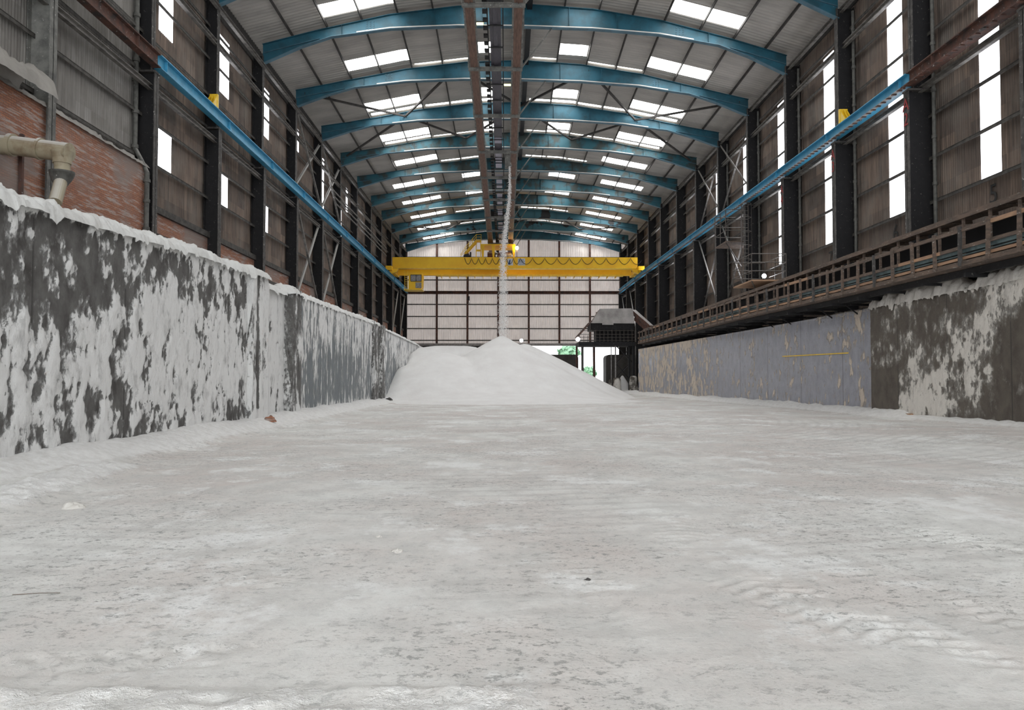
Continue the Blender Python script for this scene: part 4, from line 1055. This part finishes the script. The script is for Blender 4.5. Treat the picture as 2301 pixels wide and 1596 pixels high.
for a, b in zip(yy, yy[1:]):
    m.bar((wx(a)+.5, a, E+3.42), (wx(b)+.5, b, E+3.42), .12, .22); m.bar((wx(a)+1.5, a, E+3.45), (wx(b)+1.5, b, E+3.45), .12, .22)
sb = thing('walkway_support', (wx(30), 30, 0), 'black steel framing that carries the right walkway', 'frame')
m.build('bearer', 'black_steel', sb)
for n in range(-3, 5):
    y = FR[n]; lx = right_face(y)+.75
    m = MB(); m.bar((wx(y)+.1, y, E+3.28), (XR-.4, y, E+3.28), .12, .14); m.bar((lx, y, 0), (lx, y, E+3.25), .14, .14); m.build('bracket', 'black_steel', sb)
    for q in (2.4, 4.8):
        MB().bar((wx(y+q)+.1, y+q, E+3.28), (XR-.1, y+q, E+3.25), .06, .09).build('bracket', 'black_steel', sb)
        MB().bar((wx(y+q)+.75, y+q, E+3.25), (XR-.2, y+q, E+2.0), .05, .05).build('strut', 'black_steel', sb)
m = MB(); m.bar((XR-.35, 12, E+2.4), (XR-.35, 78, E+2.4), .1, 1.7)
tag(m.build('skirt_board', 'black_steel'), 'black boarding behind and below the right walkway', 'board')

# scaffold platforms near the right wall
def scaffold(y0, y1, x0, x1, z, h, lab, legz, rails=3, deck='wood'):
    t = thing('scaffold_platform', ((x0+x1)/2, (y0+y1)/2, z), lab, 'scaffold', 'scaffold platforms on the right')
    m = MB()
    for x in (x0, x1):
        for y in (y0, (y0+y1)/2, y1): m.tube([(x, y, z if x == x0 else legz), (x, y, z+h)], .03, 6)
        for k in range(rails): zz = z+h*(k+1)/rails; m.tube([(x, y0, zz), (x, y1, zz)], .027, 6)
    for y in (y0, y1):
        for k in range(rails): zz = z+h*(k+1)/rails; m.tube([(x0, y, zz), (x1, y, zz)], .027, 6)
    m.build('guard_rail', 'scaffold', t)
    MB().box(x0, x1, y0, y1, z-.08, z).build('deck', deck, t)
    MB().bar((x0, y0, z-.1), (x1, y1, z-1.4), .06, .06).build('strut', 'scaffold', t)
    return t
scaffold(52.9, 55.6, 15.3, 17.2, E+9.6, 2.2, 'caged scaffold platform high on the right wall', E+5)
scaffold(44.0, 47.6, 14.2, 16.2, E+5.75, 1.5, 'scaffold platform with wooden deck above the walkway canopy', E+3.6, 3, 'wood_new')
t = thing('cage_ladder', (16.4, 52.0, E+5), 'caged ladder beside the scaffold on the right wall', 'ladder')
m = MB()
for x in (16.1, 16.55): m.tube([(x, 51.9, E+5), (x, 51.9, E+12)], .03, 6)
for k in range(24): m.tube([(16.1, 51.9, E+5.1+k*.29), (16.55, 51.9, E+5.1+k*.29)], .018, 5)
m.build('rungs', 'scaffold', t)
m = MB()
for k in range(7):
    z = E+6.2+k*.95; m.tube([(16.1,51.9,z),(16.0,51.5,z),(16.33,51.2,z),(16.65,51.5,z),(16.55,51.9,z)], .018, 5)
for x, y in ((16.0,51.5),(16.33,51.2),(16.65,51.5)): m.tube([(x,y,E+6.2),(x,y,E+11.9)], .015, 5)
m.build('cage', 'scaffold', t)
def flood(x, y, z, r, lab):
    t = thing('floodlight', (x, y, z), lab, 'light', 'floodlights')
    MB().lathe((x, y, z), [(0,-.02),(r*.8,-.02),(r,0),(r*.95,.03)], 20, 'y').build('lens', 'lamp_white', t)
    if 'scaffold' in lab: MB().bar((x, y+.1, E+5.74), (x, y+.1, z+.02), .05, .05).build('stem', 'dark', t)
    MB().lathe((x, y, z), [(r*1.0,-.03),(r*1.1,.0),(r*.9,.22),(.05,.3),(0,.3)], 20, 'y').build('housing', 'dark', t)
flood(2.35, 110.6, E+5.6, .24, 'bright floodlight under the end wall right of the cone')
flood(7.9, 83.3, E+4.35, .22, 'bright floodlight at the left corner of the loading hopper')
flood(15.9, 46.9, E+6.35, .14, 'small bright light on the scaffold platform')

# ------------------------------------------------------------------ loading hopper tower
HY = 84.0
def hx(px): return (px-1135)/1728*HY
def hz(py): return E+(853-py)/1728*HY
hp = thing('loading_hopper', (11, HY, 0), 'dusty steel loading hopper tower beside the far doorway', 'hopper')
m = MB()
a = [(hx(1327), hz(727)), (hx(1425), hz(728)), (hx(1421), hz(699)), (hx(1417), hz(694)), (hx(1347), hz(695))]
m.prism(a, HY-.7, HY-.62); m.prism([(hx(1352), hz(731)), (hx(1377), hz(731)), (hx(1377), hz(721)), (hx(1352), hz(721))], HY-.76, HY-.7)
m.build('front_plate', 'salt_plate', hp)
m = MB()
m.add([(hx(1327),HY-.62,hz(727)),(hx(1347),HY-.62,hz(695)),(hx(1350),HY+3,hz(695)),(hx(1330),HY+3,hz(727)),(hx(1330),HY-.62,hz(727)),(hx(1350),HY-.62,hz(695))],[(0,1,2,3),(3,2,5,4)])
m.add([(hx(1425),HY-.62,hz(728)),(hx(1417),HY-.62,hz(694)),(hx(1417),HY+3,hz(694)),(hx(1425),HY+3,hz(728))],[(0,1,2,3)])
m.box(hx(1347), hx(1417), HY+2.95, HY+3.05, hz(728), hz(696)); m.build('side_plate', 'rust', hp)
m = MB(); m.bar((hx(1298), HY-.6, hz(757)), (hx(1329), HY-.6, hz(722)), .5, .10, (0,0,1)); m.bar((hx(1298), HY+2.6, hz(757)), (hx(1329), HY+2.6, hz(722)), .4, .10); m.build('inclined_chute', 'rust', hp)
m = MB(); m.box(hx(1327), hx(1424), HY-.5, HY+3, hz(742), hz(727)); 
for i in range(9): x = hx(1330+i*11.5); m.bar((x, HY-.55, hz(742)), (x, HY-.55, hz(727)), .1, .05)
m.build('hopper_throat', 'black_steel', hp)
m = MB()
for py in (744, 752, 759, 766): m.bar((hx(1302), HY-.6, hz(py)), (hx(1428), HY-.6, hz(py)), .06, .05)
for px in range(1302, 1430, 9): m.bar((hx(px), HY-.6, hz(776)), (hx(px), HY-.6, hz(742 if px > 1325 else 755)), .05, .05)
m.build('guard_rail', 'scaffold', hp)
m = MB(); m.box(hx(1300), hx(1427), HY-.7, HY+3, hz(778), hz(769)); m.box(hx(1340), hx(1420), HY+.6, HY+2.4, hz(770), hz(742)); m.build('deck', 'black_steel', hp)
for px, yy_, mat, w_ in ((1308, HY-.5, 'edge_steel', .26), (1375, HY+.4, 'galv', .09), (1382.5, HY-.3, 'galv', .13), (1413, HY-.4, 'black_steel', .2), (1422, HY-.5, 'black_steel', .25), (1301, HY+2.6, 'rust', .2)):
    MB().bar((hx(px), yy_, 0), (hx(px), yy_, hz(776)), w_, w_, (0,1,0)).build('leg', mat, hp)
m = MB()
for a, b in (((1384,779),(1422,818)), ((1420,779),(1384,818)), ((1384,820),(1413,853)), ((1413,820),(1384,850))): m.angle((hx(a[0]), HY-.35, hz(a[1])), (hx(b[0]), HY-.35, hz(b[1])), .1)
m.build('cross_brace', 'black_steel', hp)
m = MB(); m.bar((hx(1424), HY, hz(700)), (hx(1452), HY-3, hz(740)), .5, .45); m.bar((hx(1426), HY-.5, hz(712)), (hx(1446), HY-3, hz(742)), .05, .9); m.build('feed_chute', 'rust', hp)
def footing(px, wpx, top, bot, y, lab):
    x = (px-1135)/1728*y; r = wpx/1728*y/2; zt = E+(853-top)/1728*y
    m = MB(); n = 20; pr = [(r*.98, 0), (r*1.05, .25*zt), (r*1.02, .6*zt), (r*.97, .86*zt), (r*.8, .96*zt), (r*.45, zt*1.0), (0, zt)]; vs = []
    for q, h in pr:
        for j in range(n):
            t = 2*math.pi*j/n; k = 1+.16*noise.noise(Vector((math.cos(t)*1.5+px, math.sin(t)*1.5, h*1.5)))
            vs.append((x+q*k*math.cos(t), y+q*k*math.sin(t), h))
    m.add(vs, [(i*n+j, i*n+(j+1)%n, (i+1)*n+(j+1)%n, (i+1)*n+j) for i in range(len(pr)-1) for j in range(n)], True)
    me = m.build('salted_footing', 'crust_brown')
    ca = me.data.attributes.new('salt', 'FLOAT', 'POINT'); ca.data.foreach_set('value', [.5+.6*noise.noise(Vector(v)*1.6) for v in vs])
    tag(me, lab, 'footing', 'salt-caked footings of the hopper legs')
footing(1372, 9, 853, 880, 84.5, 'narrow salt-caked footing, leftmost under the hopper')
footing(1386.5, 17, 849, 883, 83.3, 'round salt-caked footing, middle one under the hopper')
footing(1423.5, 18, 845, 882, 83.3, 'round salt-caked footing, rightmost beside the shiny wall')
m = MB(); m.lathe((13.1, 85.8, -.05), [(1.4, 0), (1.0, .5), (.5, 1.35), (.1, 1.95), (0, 2.0)], 24)
tag(m.build('salt_heap', 'salt'), 'small pale salt heap between the hopper footings', 'salt heap')
# black push walls at the far gateway
def block(px0, px1, top, y, th, lab):
    x0, x1 = (px0-1135)/1728*y, (px1-1135)/1728*y; zt = E+(853-top)/1728*y
    m = MB(); r = .45; m.prism([(x0, 0), (x1, 0), (x1, zt-r), (x1-r*.3, zt-r*.3), (x1-r, zt), (x0+r, zt), (x0+r*.3, zt-r*.3), (x0, zt-r)], y, y+th)
    tag(m.build('push_wall', 'concrete_dark'), lab, 'wall', 'dark walls at the far gateway')
block(1215, 1300, 797, 104, .9, 'dark concrete wall block behind the right foot of the pile')
block(1362, 1432, 797, 100, 3, 'dark blue-black wall block behind the hopper legs')
m = MB(); m.bar(((1335.5-1135)/1728*98, 98, 0), ((1335-1135)/1728*98, 98, E+4.4), .3, .25, (0,1,0))
tag(m.build('gate_post', 'rust'), 'rusty post standing in the bright far gateway', 'post')

# ------------------------------------------------------------------ beige pipe at the upper left
pp = thing('dust_pipe', (-13, 21.6, E+6.5), 'large beige pipe with an elbow hanging over the left wall', 'pipe')
P = lambda px, py, y: ((px-1135)/1728*y, y, E+(853-py)/1728*y)
MB().tube([P(-80, 322, 21.8), P(20, 325, 21.8), P(152, 342, 21.6)], .27, 24).build('main_pipe', 'pipe_beige', pp)
MB().tube([P(18, 324, 21.8), P(28, 325, 21.8)], .32, 24).build('collar', 'pipe_beige', pp)
MB().tube([P(84, 333, 21.7), P(90, 334, 21.7)], .31, 24).build('collar', 'pipe_beige', pp)
MB().tube([P(135, 340, 21.6), P(136, 362, 21.6), P(137, 385, 21.6)], [.3, .21, .2], 24).build('branch', 'pipe_beige', pp)
MB().tube([P(136, 352, 21.6), P(136, 367, 21.6)], .24, 24).build('branch_collar', 'pipe_beige', pp)
MB().tube([P(136, 385, 21.6), P(136, 388, 21.6), P(135, 396, 21.6), P(133, 415, 21.5)], [.33, .33, .3, .17], 24).build('funnel', 'pipe_grey', pp)
MB().tube([P(134, 408, 21.5), P(122, 455, 21.0)], .17, 20).build('spout', 'pipe_beige', pp)
m = MB(); m.bar(P(45, 300, 22.6), P(45, 460, 22.6), .1, .1, (0,1,0)); m.bar(P(10, 345, 22.6), P(10, 460, 22.6), .1, .1, (0,1,0))
m.build('pipe_stand', 'rust', pp)
tag(lumps_strip('salt_crust', 18.4, 22.8, lambda y: -13.4, lambda y: E+8.55-.15, 1.2, .75, 'salt_dusty', .12, 9, 44, 1, .1),
    'heap of grey salt on the ledge at the far left edge', 'salt', kind='stuff')
